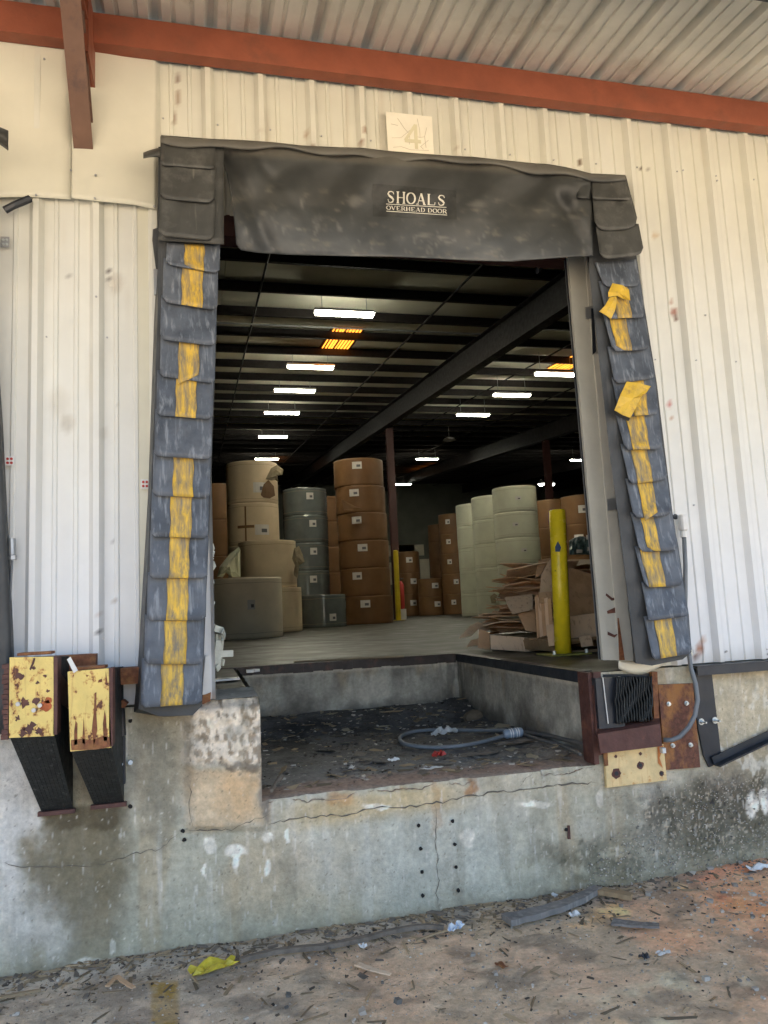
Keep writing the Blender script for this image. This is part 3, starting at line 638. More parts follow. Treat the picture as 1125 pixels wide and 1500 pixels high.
# =================================================================== DOOR FRAME
df = thing('door_frame', 'chipped grey steel jamb at the right side of the loading door', 'door frame', tuple(pv(885, 967, 0)))
b = B()
def lx(x0, y0, x1, y1, y): return x0+(x1-x0)*(y-y0)/(y1-y0)
def strip(xa, xb, y0, y1, Yf, dep, name, m, parent, n=14, wob=0):
    b = B(); rnd = random.Random(3)
    L = []; Rr = []
    for i in range(n+1):
        y = y0+(y1-y0)*i/n; L.append(pv(xa(y)+rnd.uniform(-wob, wob), y, Yf)); Rr.append(pv(xb(y)+rnd.uniform(-wob, wob), y, Yf))
    vs = []
    for p, q in zip(L, Rr): vs += [p, q, q+Vector((0, dep, 0)), p+Vector((0, dep, 0))]
    fs = []
    for i in range(n):
        for k in range(4): fs.append((4*i+k, 4*i+(k+1) % 4, 4*i+4+(k+1) % 4, 4*i+4+k))
    fs += [(3, 2, 1, 0), (4*n, 4*n+1, 4*n+2, 4*n+3)]
    return b.add(vs, fs).build(name, m, parent)
jl = lambda y: lx(832, 381, 883, 967, y); js = lambda y: lx(857, 381, 908, 967, y); jr = lambda y: lx(861, 381, 929, 967, y)
strip(jl, js, 255, 967, -.030, .025, 'jamb', M['jamb'], df, 30, .35)
strip(lambda y: js(y)+.3, jr, 255, 968, -.040, .05, 'cover_trim', M['jamb_light'], df, 30, .3)
strip(lambda y: jl(y)-3.4, lambda y: jl(y)-.6, 255, 966, -.006, .012, 'door_track', M['black_steel'], df)
strip(lambda y: jl(y)-5.0, lambda y: jl(y)-4.1, 255, 966, .012, .01, 'track_seal', M['galv'], df)
b = B(); b.prism([pv(904.5, 905, -.046), pv(906, 905, -.046), pv(915, 967, -.046), pv(907, 967, -.046)], (0, -.002, 0)); b.build('red_primer_streak', M['rust'], df)
b = B()
for pts in (((889, 895), (905, 888), (907, 897), (890, 899)), ((888, 869), (897, 876), (906, 874), (905, 878), (896, 880), (887, 872)), ((890, 925), (900, 930), (906, 928), (900, 934), (890, 930)), ((896, 816), (903, 814), (905, 818), (897, 820))):
    b.prism([pv(x, y, -.0325) for x, y in pts], (0, -.0015, 0))
b.build('paint_chip', M['rust_dark'], df)
b = B()
for (x0, y0, x1, y1) in ((857, 450, 868, 468), (889, 731, 906, 748)):
    b.prism([pv(x0, y0, -.05), pv(x1, y0-2, -.05), pv(x1+1, y1-2, -.05), pv(x0+1, y1, -.05)], (0, -.004, 0))
b.build('clip_plate', M['galv'], df)
b = B(); b.prism([pv(866, 452, -.055), pv(869, 452, -.055), pv(873, 515, -.055), pv(868, 520, -.055)], (0, -.003, 0)); b.build('torn_weatherstrip', M['black_steel'], df)
b = B(); b.b2((.86, .0, 2.60), (3.42, .14, 2.80)); b.build('header', M['maroon'], df); b = B(); b.b2((.76, -.02, .0), (.83, .12, 2.60)); b.build('left_post', M['maroon'], df)
b = B(); c0 = pv(783, 399, .3); b.tube([pv(786, 360, .2), pv(787, 399, .25), pv(806, 380, .3), pv(830, 383, .3)], .012, 6); b.build('track_bracket', M['black_steel'], df)
# left jamb foot, white with rust
b = B(); b.prism([pv(301, 960, -.03), pv(306, 960, -.03), pv(309, 1016, -.03), pv(296, 1018, -.03)], (0, .05, 0)); b.build('jamb_foot', M['white'], df)
b = B(); b.prism([pv(297, 1019, -.035), pv(309, 1014, -.035), pv(308, 1027, -.035), pv(296, 1032, -.035)], (0, .05, 0)); b.build('rusty_foot', M['rust'], df)

# =================================================================== DOCK SEAL
def flap(q, parent, Yf=-.285, lift=.030, rad=.10, lean=0, m=None, name='flap', nu=15, nv=9, ragged=0, seed=0, strip=None, stripm=None, strip_tear=0):
    """q: four photo corners TL TR BR BL"""
    rnd = random.Random(seed); ph0 = rnd.uniform(0, 6)
    TL, TR, BR, BL = [np.array(a, dtype=float) for a in q]
    def P(u, v, off=0):
        e = min(u, 1-u); vv = v
        if e < rad: vv = v*(1-(1-math.sqrt(max(0, 1-((rad-e)/rad)**2)))*rad*.9)
        a = TL*(1-u)*(1-vv)+TR*u*(1-vv)+BR*u*vv+BL*(1-u)*vv
        Y = Yf-.012*(float(fbm(np.array([u*3.5+seed*3.1]), np.array([vv*2.5+seed]), 200, 3)[0])-.5)-lift*vv**1.6-.004*math.sin(u*7+ph0)*vv-.003*math.sin(u*13+vv*5+ph0)-off
        a = a+np.array([0, ragged*math.sin(u*9+ph0)*vv])
        return pv(a[0], a[1], Y)
    b = B(); b.grid(nu, nv, lambda u, v: P(u, v)); ob = b.build(name, m or M['flap'], parent, smooth=True, solid=.006)
    if strip:
        u0, u1 = strip
        def Q(u, v):
            vv = v
            if strip_tear and u < .5: vv = v*(1-strip_tear*(.5-u))
            if strip_tear < 0 and u > .5: vv = v*(1+strip_tear*(u-.5))
            return P(u0+(u1-u0)*u+.010*math.sin(v*9+ph0), .02+.975*vv, .007+.002*math.sin(v*11+ph0))
        b = B(); b.grid(6, 9, Q); b.build('yellow_stripe', M['yellow_strip'], ob, smooth=True, solid=.004)
    return ob
def pad_body(front, back, Yf, parent, name='foam_body'):
    b = B(); n = len(front); vs = [pv(x, y, Yf) for x, y in front]+[pv(x, y, -.034) for x, y in back]
    b.add(vs, [tuple(range(n))[::-1], tuple(range(n, 2*n))]+[(i, (i+1) % n, (i+1) % n+n, i+n) for i in range(n)])
    return b.build(name, M['padbody'], parent)
lp = thing('seal_pad', 'left dock seal pad with overlapping black flaps and a worn yellow stripe', 'dock seal', tuple(pv(250, 1036, -.15)))
fr = [(232, 215), (321, 215), (316, 520), (308, 740), (301, 900), (296, 1034), (282, 1048), (232, 1049), (203, 1038), (209, 960), (222, 700), (231, 460)]
bk = [(241, 226), (318, 226), (313, 520), (305, 740), (298, 900), (293, 1030), (282, 1044), (240, 1050), (196, 1043), (203, 960), (217, 720), (226, 460)]
pad_body(fr, bk, -.275, lp)
LB = [((241, 356), (323, 358)), ((243, 387), (321.5, 401)), ((238, 442), (318.5, 455)), ((234.5, 497), (316.5, 507)), ((234, 551), (314.5, 562)), ((229, 608), (311.5, 615)), ((226, 668), (309.6, 673)), ((223.6, 726), (307.7, 729.6)), ((221, 786), (305, 789)), ((219, 847), (304, 847)), ((215, 909), (301.7, 909)), ((211, 973), (298, 973)), ((206.3, 1037), (296, 1031))]
LS = [(269.5, 298.5, .28), (265.6, 296.4, 0), None, (260.8, 291, -.3), (257, 287, 0), None, (253, 282.5, 0), (249, 280, 0), (247.6, 276.5, 0), (244, 275, 0), (240, 273, 0), (235.6, 268, 0)]
for i in range(12):
    (l0, r0), (l1, r1) = LB[i], LB[i+1]
    if i > 0: l0 = (l0[0]+(l1[0]-l0[0])*.0, l0[1]-9); r0 = (r0[0], r0[1]-9)
    st = None
    if LS[i]: w_ = r1[0]-l1[0]; st = ((LS[i][0]-l1[0])/w_, (LS[i][1]-l1[0])/w_)
    flap(((l1[0]+1.5, l0[1]), (r1[0]+1, r0[1]), r1, l1), lp, seed=i, strip=st, strip_tear=(LS[i][2] if LS[i] else 0), rad=.09 if i > 2 else .14, lift=.030+.006*(i % 3))
# strap hanging at the top left of the pad and its bracket
b = B(); b.prism([pv(224, 336, -.20), pv(231, 333, -.20), pv(238, 345, -.20), pv(240, 398, -.20), pv(228, 392, -.20), pv(223, 352, -.20)], (0, .012, 0)); b.build('loose_strap', M['padbody'], lp)
b = B(); b.prism([pv(225, 394, -.08), pv(231, 393, -.08), pv(231, 430, -.08), pv(226, 432, -.08)], (0, .01, 0)); b.build('bracket', M['galv'], lp)

rp = thing('seal_pad', 'right dock seal pad with curled black flaps and torn yellow stripe', 'dock seal', tuple(pv(975, 965, -.15)))
fr = [(862, 262), (918, 262), (933, 380), (962, 560), (985, 750), (1009, 900), (1013, 955), (1000, 966), (955, 975), (932, 972), (920, 880), (906, 760), (895, 680), (871, 470), (863, 400)]
bk = [(868, 262), (905, 262), (922, 400), (948, 560), (975, 750), (1000, 900), (1002, 955), (995, 962), (960, 970), (928, 970), (921, 880), (908, 760), (897, 680), (875, 470), (864, 400)]
pad_body(fr, bk, -.275, rp)
RB = [((871, 385), (932, 380), (886, 421), (938.5, 419), .20), ((876.5, 412), (938, 411), (890.5, 467), (945.5, 465), .12), ((883, 459), (944, 457), (898, 515), (952.5, 512), .16), ((889.5, 508), (950, 505), (901, 563), (961, 553.5), .16),
      ((896, 553), (958, 545), (907.6, 611), (965, 607), .1), ((901, 604), (964, 599), (916, 659), (970.5, 658), .14), ((909, 650), (969, 650), (922.5, 709.5), (978.5, 703), .14), ((916, 701), (976, 696), (929, 759), (984.5, 754.6), .16),
      ((923.6, 750), (983, 747), (937.5, 809), (994.5, 806), .16), ((929, 800), (993, 798), (946, 861), (1001.5, 858), .16), ((939.6, 852), (1000, 850), (950, 910), (1009, 902), .05), ((943, 903), (1007, 894), (956.6, 967), (1013.5, 957), .1)]
RS = [None, (905, 926, 0), (905, 926, .3), None, (930, 950, 0), (928, 952, 0), (935, 957, 0), (944, 964, -.2), (950, 968, .25), (952, 976, 0), None, (969, 992, 0)]
for i, (tl, tr, bl, br, rd) in enumerate(RB):
    st = None
    if RS[i]: w_ = br[0]-bl[0]; st = ((RS[i][0]-bl[0])/w_, (RS[i][1]-bl[0])/w_)
    flap((tl, tr, br, bl), rp, seed=30+i, strip=st, strip_tear=(RS[i][2] if RS[i] else 0), rad=rd, lift=.036+.007*((i*2) % 3))
# torn and folded pieces of the yellow stripe
def crumple(px_pts, Y, name, m, parent, dY=0.02, sol=.004):
    b = B(); c = np.mean(np.array(px_pts), 0); vs = [pv(c[0], c[1], Y-dY)]
    n = len(px_pts)
    for i, (x, y) in enumerate(px_pts): vs.append(pv(x, y, Y-(dY*.6 if i % 2 else 0)))
    b.add(vs, [(0, 1+i, 1+(i+1) % n) for i in range(n)]); return b.build(name, m, parent, solid=sol)
M['yellow_fold'] = mat('yellow_vinyl_fold', (.70, .46, .05), .45, var=.2, vscale=14, bump=.25, bscale=60, col2=(.38, .24, .07), c2=(.52, .7), c2scale=20)
crumple([(897, 415), (912, 418), (921, 424), (923, 440), (914, 438), (904, 433), (891, 435), (891, 428)], -.345, 'torn_stripe', M['yellow_fold'], rp)
crumple([(893, 436), (903, 434), (903, 444), (901, 454), (895, 467), (886, 461), (878, 456), (886, 448)], -.34, 'torn_stripe', M['yellow_fold'], rp, .012)
crumple([(918, 559), (934, 561), (953, 566), (947, 575), (938, 582), (931, 598), (923, 612), (912, 608), (900, 601), (908, 580)], -.35, 'torn_stripe', M['yellow_fold'], rp, .03)
b = B(); b.prism([pv(900, 602, -.345), pv(923, 613, -.345), pv(921, 616, -.33), pv(901, 606, -.33)], (0, .01, 0)); b.build('curled_edge', M['padbody'], rp)

def bil(c, u, v):
    return ((1-u)*(1-v)*c[0][0]+u*(1-v)*c[1][0]+u*v*c[2][0]+(1-u)*v*c[3][0], (1-u)*(1-v)*c[0][1]+u*(1-v)*c[1][1]+u*v*c[2][1]+(1-u)*v*c[3][1])
# ---- head curtain
hc = thing('head_curtain', 'sagging black vinyl head curtain with lettering across the top of the door', 'dock seal', tuple(pv(600, 300, -.36)))
TOPX = [(318, 205), (350, 206), (395, 209), (440, 214), (500, 217), (530, 217.5), (567, 222), (620, 226.5), (665, 229.5), (690, 230.5), (740, 236), (785, 240.5), (800, 241), (830, 246), (865, 255)]
BOTX = [(345, 358), (352, 366.5), (375, 370), (420, 373), (500, 375), (575, 376), (640, 379), (700, 382), (750, 383), (800, 379), (840, 376), (869, 375)]
def cur(u, v):
    xt = 318+(864-318)*u; xb = 345+(869-345)*u
    yt = np.interp(xt, [a for a, _ in TOPX], [b_ for _, b_ in TOPX]); yb = np.interp(xb, [a for a, _ in BOTX], [b_ for _, b_ in BOTX])
    # left edge hangs clear leaving a narrow slit
    x = xt+(xb-xt)*(v**.8); y = yt+(yb-yt)*v
    if u < .10: x += (0.10-u)*10*8*math.sin(min(1, v)*math.pi*.9)*(.6 if v < .3 else 1)*.5
    f = .013*math.sin(u*23+v*4)*math.exp(-v*2.2)+.008*math.sin(u*11-v*5)+.010*math.sin(u*37+v*9)*math.exp(-((v-.35)/.3)**2)
    f += .03*math.exp(-((u-.02)/.05)**2)*math.sin(v*6)+.025*math.exp(-((u+.02-v*.12)/.03)**2)
    f += .030*math.exp(-(((u-.93)-(v-.5)*.10)/.028)**2)*sm(.1, .5, np.array(v))
    f += .022*max(0, 1-v*9)                    # the folded top edge
    f *= 1.7
    f += .034*(float(fbm(np.array([u*9+v*2.]), np.array([v*2.2-u*1.5]), 190)[0])-.5)
    f += .014*math.exp(-((u-.06-v*.22)/.018)**2)*(1-v)+.012*math.exp(-((u-.90+v*.18)/.02)**2)*(1-v)+.010*math.sin(u*61+v*3)*math.exp(-((v-1)/.12)**2)*.4
    endf = max(0, 1-min(u, 1-u)/.05)
    return pv(x, y, -.375+.018*endf+float(f))
b = B(); b.grid(150, 44, cur); cu = b.build('curtain', M['curtain'], hc, smooth=True, solid=.005)
def curtain_paint(px, py, v):
    n = fbm(px/60, py/18, 170); nf = fbm(px/14, py/7, 171); c = np.tile(np.array([.050, .052, .049]), (len(px), 1))
    tt = (py-(200+px*.064))/150
    c = mix(c, (.115, .112, .100), np.exp(-((tt-.42)/.16)**2)*sm(.40, .65, n)*.32)
    c = mix(c, (.080, .086, .090), sm(.5, .85, tt)*.8)
    c = mix(c, (.16, .165, .165), sm(.72, 1, tt)*sm(.45, .6, n)*.5)
    c = mix(c, (.19, .17, .13), sm(.60, .85, nf)*.4*sm(.2, .4, tt))
    c = mix(c, (.20, .185, .15), sm(.07, .0, tt)*.5)
    c = mix(c, (.33, .32, .30), sm(.66, .80, fbm(px/5, py/16, 172))*.2*sm(.5, .7, tt))
    for (a, b_, r1, r2) in ((648, 349, 10, 3), (655, 356, 7, 3), (620, 345, 12, 3), (442, 298, 3, 10), (385, 312, 8, 3), (520, 295, 12, 10), (840, 318, 10, 5), (700, 300, 14, 6), (360, 340, 4, 8)):
        d = np.sqrt(((px-a)/r1)**2+((py-b_)/r2)**2)+(nf-.5); c = mix(c, (.34, .32, .28), sm(1.3, .2, d)*.28)
    return c*(.88+.24*nf)[:, None]
v = wco(cu); a_, b_ = topx(v); setcol(cu, curtain_paint(a_, b_, v))
M['ear'] = mat('ear_vinyl', (.066, .066, .060), .5, var=.3, vscale=7, bump=.12, bscale=120, col2=(.11, .108, .098), c2=(.52, .72), c2scale=10, streak=(40, (.2, .19, .16), .62, .8))
b = B(); b.grid(10, 16, lambda u, v: pv(235+(328-235)*u+(-3 if v > .5 else 0)*(1-u)*(v-.5)*2, 200+(207-200)*u+(352+(358-352)*u-200-7*u)*v, -.345-.008*math.sin(v*5+u*3))); b.build('left_ear', M['ear'], hc, smooth=True, solid=.006)
b = B(); b.grid(10, 16, lambda u, v: pv(lx(0, 856, 1, 869, v)+u*(lx(0, 915, 1, 943, v)-lx(0, 856, 1, 869, v)), 254+3*u+(376-254-2*u+5*math.sin(u*3.1))*v, -.345-.008*math.sin(v*5+u*3))); b.build('right_ear', M['ear'], hc, smooth=True, solid=.006)
eq = [((238, 199), (316, 210), (313.6, 248), (235, 242), .06), ((236, 236), (316, 244), (313, 298), (235, 291), .16), ((234, 285), (315, 292), (313.5, 353), (232, 345), .15),
      ((865.5, 262), (916.7, 258.5), (925.5, 293), (868, 292), .10), ((868, 286), (924, 286), (937, 334), (872, 340), .34), ((873, 332), (935, 328), (944, 373), (880, 381), .24)]
for i, (a, b_, c, d_, r) in enumerate(eq): flap((a, b_, c, d_), hc, Yf=-.36, lift=.018+.004*(i % 2), rad=r, m=M['ear'], seed=60+i)
b = B(); b.grid(6, 6, lambda u, v: pv(lx(0, 944, 1, 956.6, u)-1.5*v, 366+3*u+26*v, -.36+.01*math.sin(v*3))); b.build('hanging_tab', M['ear'], hc, solid=.005)
b = B(); b.grid(8, 6, lambda u, v: pv(210+27*u, 224-7*math.sin(u*1.5)+(8+6*u)*v, -.30+.06*(1-v)*(1-u)+.02*math.sin(v*3.1)*-1)); b.build('folded_corner', M['ear'], hc, smooth=True, solid=.004)
HT = [(236, 199), (275, 202), (318, 205)]+TOPX[1:]+[(890, 256.3), (916, 257.5)]
def hem(u, v):
    x = 236+680*u; y = np.interp(x, [a for a, _ in HT], [b_ for _, b_ in HT]); hh = 11+3*math.sin(u*17)+2.5*math.sin(u*41)
    return pv(x+(1.2*v if x > 880 else 0), y-.8+hh*v, -.388-.007*math.sin(v*3.1)-.004*math.sin(u*29)+.012*(u < .1 or u > .93))
b = B(); b.grid(110, 6, hem); jo = b.build('top_hem', M['curtain'], hc, smooth=True, solid=.004); v = wco(jo); a_, b_ = topx(v); setcol(jo, curtain_paint(a_, b_, v))
for qd, nm in ((((842, 248), (866, 256), (863, 291), (846, 290)), 2),):
    b = B(); b.grid(14, 14, lambda u, v: pv(*bil(qd, u, v), -.384-.006*math.sin(v*6+u*3)+.010*max(0, 1-v*7)+(.014*(2*abs(u-.5))**3))); jo = b.build('corner_join', M['curtain'], hc, smooth=True, solid=.005)
    v = wco(jo); a_, b_ = topx(v); setcol(jo, curtain_paint(a_, b_, v))
# ---- lettering on the curtain
def arc(cx, cy, rx, ry, a0, a1, n, w0, w1, wf=None):
    L = []
    for i in range(n+1):
        t = math.radians(a0+(a1-a0)*i/n); wv = w0+(w1-w0)*abs(math.cos(t)); L.append((cx+rx*math.cos(t), cy+ry*math.sin(t), wv))
    return L
SER = .05
def glyph(ch):
    T, t = .17, .06; out = []
    def ln(x0, y0, x1, y1, w): out.append([(x0, y0, w), (x1, y1, w)])
    def ser(x, y, hw=.14): out.append([(x-hw, y, SER), (x+hw, y, SER)])
    if ch == 'H': ln(.2, .03, .2, .97, T); ln(.8, .03, .8, .97, T); ln(.2, .5, .8, .5, t); [ser(x, y) for x in (.2, .8) for y in (.03, .97)]
    if ch == 'O': out.append(arc(.5, .5, .40, .46, 0, 360, 20, t, T))
    if ch == 'A': ln(.16, .97, .5, .02, t); ln(.5, .02, .82, .97, T); ln(.28, .66, .7, .66, t); ser(.14, .97); ser(.84, .97)
    if ch == 'L': ln(.25, .03, .25, .97, T); ser(.25, .03); ln(.14, .96, .85, .96, t); ln(.84, .96, .88, .72, t)
    if ch == 'S':
        L = []
        for i in range(19):
            s = i/18; x = .5+.34*math.cos(math.radians(-20-s*250)) if s < .5 else 0; 
        pts = [(.80, .26, .05), (.74, .10, .07), (.55, .04, .07), (.34, .08, .10), (.24, .24, .15), (.34, .40, .17), (.60, .54, .18), (.76, .70, .16), (.70, .88, .12), (.50, .96, .07), (.30, .92, .07), (.22, .70, .05)]
        out.append(pts)
    if ch == 'V': ln(.14, .03, .5, .97, T); ln(.5, .97, .84, .03, t); ser(.15, .03); ser(.85, .03)
    if ch == 'E': ln(.25, .03, .25, .97, T); ln(.14, .03, .82, .03, t); ln(.14, .97, .86, .97, t); ln(.25, .49, .65, .49, t); ln(.82, .03, .84, .24, t); ln(.86, .97, .9, .74, t)
    if ch == 'R': ln(.22, .03, .22, .97, T); ser(.22, .97); out.append([(.12, .03, t), (.55, .04, t), (.74, .15, .12), (.76, .30, T), (.68, .44, .12), (.5, .51, t), (.22, .51, t)]); ln(.48, .51, .88, .97, T)
    if ch == 'D': ln(.22, .03, .22, .97, T); out.append([(.12, .03, t), (.5, .04, t), (.74, .18, .12), (.84, .5, T), (.74, .82, .12), (.5, .96, t), (.12, .97, t)])
    if ch == '4': ln(.66, .02, .66, .98, .16); ln(.66, .04, .12, .68, .13); ln(.1, .68, .9, .68, .13)
    return out
def letters(txt, corners, Y, name, m, parent, aspect=1.0, widths=None, nrm=0.012):
    b = B(); ws = [1.0 if c != ' ' else .45 for c in txt]; tot = sum(ws); x = 0
    for c, w_ in zip(txt, ws):
        for si, st in enumerate(glyph(c)):
            n = len(st); vs = []
            for i, (gx_, gy2, sw) in enumerate(st):
                dx = st[min(i+1, n-1)][0]-st[max(i-1, 0)][0]; dy = st[min(i+1, n-1)][1]-st[max(i-1, 0)][1]; L = math.hypot(dx, dy) or 1
                for sg in (1, -1):
                    uu = (x+w_*(gx_-dy/L*sw/2*sg))/tot; v_ = gy2+dx/L*sw/2*sg
                    qx, qy = bil(corners, uu, v_); vs.append(pv(qx, qy, (Y if Y is not None else cy_(qx, qy)-.0075)-.0004*si))
            b.add(vs, [(2*i, 2*i+1, 2*i+3, 2*i+2) for i in range(n-1)])
        x += w_
    return b.build(name, m, parent, solid=.0015)
M['logo'] = mat('faded_white_print', (.74, .71, .60), .6, var=.25, vscale=30, bump=0)
YL = -.398
_cv = wco(cu); _cp = np.stack(topx(_cv), -1)
def cy_(x, y):
    d = (_cp[:, 0]-x)**2+(_cp[:, 1]-y)**2; k = np.argpartition(d, 4)[:4]; w_ = 1/(d[k]+1e-3); return float((_cv[k, 1]*w_).sum()/w_.sum())
pqd = ((546, 268.8), (668, 279), (669, 321.6), (546, 316.8))
def pfn(u, v):
    q = bil(pqd, u, v); return pv(q[0], q[1], cy_(*q)-.0045)
b = B(); b.grid(26, 12, pfn); b.build('logo_patch', mat('patch_vinyl', (.040, .041, .038), .5, var=.3, vscale=9, bump=.1, col2=(.055, .055, .050), c2=(.5, .7), c2scale=12), hc)
letters('SHOALS', ((565, 279), (654, 286), (653.8, 302), (565, 297)), None, 'lettering', M['logo'], hc)
letters('OVERHEAD DOOR', ((565.5, 301), (655, 306.8), (655, 313), (565.8, 307)), None, 'lettering', M['logo'], hc)
b = B()
for (x0, y0, x1, y1) in ((565.6, 298.8, 653.8, 303.8), (566, 309.2, 655, 315)):
    def rl(u, v):
        x = x0+(x1-x0)*u; y = y0+(y1-y0)*u+(v-.5)*1.0; return pv(x, y, cy_(x, y)-.008)
    b.grid(20, 2, rl)
b.build('rule_line', M['logo'], hc)

# ---- sign with faded number
sg = thing('door_sign', 'small cracked white sign with faded number four above the curtain', 'sign', tuple(pv(600, 200, -.045)))
sc = ((565, 164), (632.5, 171.5), (635.5, 229), (568.5, 224))
b = B(); b.prism([pv(x, y, -.040) for x, y in sc], (0, -.004, 0)); b.build('plate', M['sign'], sg)
letters('4', tuple(bil(sc, u, v) for u, v in ((.34, .22), (.78, .22), (.78, .86), (.34, .86))), -.0455, 'number', M['sign_num'], sg)
b = B()
for pts in (((.25, .12), (.38, .35), (.5, .5), (.48, .75)), ((.52, .38), (.30, .60), (.1, .62)), ((.88, .28), (.82, .52), (.72, .55), (.72, .35)), ((.82, .52), (.84, .8)), ((.1, .28), (.25, .3)), ((.12, .85), (.3, .82), (.5, .88), (.9, .86)), ((.72, .55), (.60, .52)), ((.68, .08), (.72, .35)), ((.9, .6), (.72, .78), (.78, .84))):
    for (a, c) in zip(pts[:-1], pts[1:]):
        p = bil(sc, *a); q = bil(sc, *c); b.tube([pv(p[0], p[1], -.045), pv(q[0], q[1], -.045)], .0011, 4)
b.build('crack_line', mat('sign_crack', (.50, .45, .33), .7, bump=0), sg)

# =================================================================== LEFT BUMPERS
def rubber_bumper(label, plate, foot, yf=-.45):
    t = thing('dock_bumper', label, 'dock bumper', tuple(pv(foot[0][0], foot[0][1], -.01)))
    TL, TR, BR, BL = [pv(x, y, yf) for x, y in plate]
    b = B(); b.prism([TL, TR, BR, BL], (0, .014, 0)); p = b.build('face_plate', M['yellow_rust'], t)
    fl_, fr_ = pv(foot[0][0], foot[0][1], -.01), pv(foot[1][0], foot[1][1], -.01)
    dz = Vector((0, .014, 0)); n = 9
    # laminated leaves: slabs from wall to plate, stacked across the width
    for i in range(n):
        u0, u1 = i/n+.004, (i+1)/n-.004
        ft = [TL.lerp(TR, u)+dz for u in (u0, u1)]; fb = [BL.lerp(BR, u)+dz for u in (u0, u1)]; wb = [fl_.lerp(fr_, u) for u in (u0, u1)]
        wt = [Vector((wb[k].x, -.02, ft[k].z-.02)) for k in (0, 1)]
        b = B(); b.add([ft[0], fb[0], wb[0], wt[0], ft[1], fb[1], wb[1], wt[1]], [(0, 1, 2, 3), (7, 6, 5, 4), (0, 4, 5, 1), (1, 5, 6, 2), (2, 6, 7, 3), (3, 7, 4, 0)])
        b.build('rubber_leaf', M['rubber'], t)
    b = B(); b.b2((TR.x+.002, yf+.0, BR.z+.005), (TR.x+.018, yf+.10, TR.z)); b.build('side_plate', M['rust_dark'], t)
    b = B(); b.b2((fl_.x-.012, -.03, fl_.z-.022), (fr_.x+.012, -.003, fl_.z-.002)); b.build('foot_angle', M['rust_dark'], t)
    b = B(); b.b2((TL.x+.04, -.12, TL.z-.10), (TR.x+.14, -.01, TL.z-.02)); b.build('top_bracket', M['rust'], t); b = B(); b.b2((TL.x+.02, yf+.05, TL.z+.002), (TR.x-.02, yf+.16, TL.z+.014)); b.build('top_lip', M['rust'], t)
    return t, (TL, TR, BR, BL)
t1, q1 = rubber_bumper('tall yellow faced dock bumper with star shaped rust spots, leftmost', ((14, 963), (78, 962), (79, 1078), (13, 1081)), ((60, 1188), (107, 1184)))
t2, q2 = rubber_bumper('yellow faced dock bumper with long rust streaks, beside the left pad', ((99, 984), (159, 979), (163, 1095), (103, 1101)), ((137, 1178), (182, 1175)))
b = B()
for (x, y, r) in ((37, 1029, 8), (53, 1025, 7), (29, 991, 6), (45, 1066, 9), (34, 1073, 7), (56, 1072, 6), (49, 978, 3), (55, 1000, 3), (66, 990, 3), (26, 1052, 4), (70, 1012, 3)):
    k = 13; c = pv(x, y, -.4505); rr = r/297*1.1
    b.prism([c+Vector((math.cos(j*2*math.pi/k)*rr*random.uniform(.3, 1.05), 0, math.sin(j*2*math.pi/k)*rr*random.uniform(.3, 1.05))) for j in range(k)], (0, -.0015, 0))
b.prism([pv(x, y, -.4505) for x, y in ((49, 964), (52, 964), (50, 972), (45, 982), (43, 980), (47, 971))], (0, -.0015, 0))
b.build('rust_patch', M['rust_dark'], t1)
b = B(); k = 12
for (x, y, r) in ((67, 1034, 9), (71, 1026, 6)):
    c = pv(x, y, -.4512); b.prism([c+Vector((math.cos(j*2*math.pi/k)*r/297*random.uniform(.6, 1), 0, math.sin(j*2*math.pi/k)*r/297*random.uniform(.6, 1))) for j in range(k)], (0, -.0012, 0))
b.build('orange_patch', mat('orange_rust', (.52, .13, .04), .7, var=.4, vscale=40, bump=.2), t1)
b = B()
for (x, y) in ((27, 1031), (59, 1033), (50, 1040)): c = pv(x, y, -.455); b.tube([c, c+Vector((0, -.014, 0))], .010, 7)
b.build('plate_bolt', M['galv'], t1)
b = B()
for pts in (((138, 1015), (141, 1014), (140, 1040), (142, 1070), (138, 1092), (135, 1070), (137, 1040)), ((153, 1040), (156, 1050), (157, 1085), (152, 1085), (151, 1060)), ((111, 1055), (114, 1060), (114, 1090), (109, 1092), (109, 1070)), ((122, 1050), (124, 1060), (124, 1090), (121, 1088)), ((104, 1084), (120, 1082), (135, 1084), (150, 1078), (161, 1080), (162, 1094), (140, 1098), (104, 1099)), ((145, 996), (150, 994), (149, 999), (144, 1000)), ((155, 983), (157, 1000), (154, 1000)), ((126, 988), (131, 989), (128, 992))):
    b.prism([pv(x+random.uniform(-.8, .8), y, -.4505) for x, y in pts], (0, -.0015, 0))
b.build('rust_streak', M['rust'], t2)
# rusty wall plate and post stub to the right of the second bumper
ws = thing('wall_stub', 'short round steel stub under a rusty plate beside the second bumper', 'bracket', tuple(pv(174, 1078, -.05)))
b = B(); b.prism([pv(158, 1028, -.10), pv(181, 1026, -.10), pv(187, 1031, -.10), pv(182, 1037, -.10), pv(158, 1037, -.10)], (0, .08, 0)); b.build('cap_plate', M['rust'], ws)
b = B(); b.tube([pv(172, 1036, -.06), pv(174, 1078, -.06)], .036, 14); b.build('pipe', M['black_steel'], ws)
b = B(); b.b2(tuple(pv(168, 1150, -.05)), tuple(pv(184, 1078, -.012))); b.build('back_plate', M['black_steel'], ws)
b = B(); b.tube([pv(176, 1120, -.055), pv(176, 1120, -.07)], .014, 8); b.tube([pv(191, 1117, -.01), pv(191, 1117, -.04)], .012, 8); b.build('bolt', M['galv'], ws)
ma = thing('mount_arm', 'dark steel mounting arm with yellow edge between the two bumpers', 'bracket', tuple(pv(90, 1040, -.2)))
b = B(); b.prism([pv(80, 979, -.34), pv(84, 984, -.34), pv(103, 1010, -.1), pv(103, 1040, -.1), pv(82, 1030, -.34)], (.01, .0, .0)); b.build('arm', M['brown'], ma)
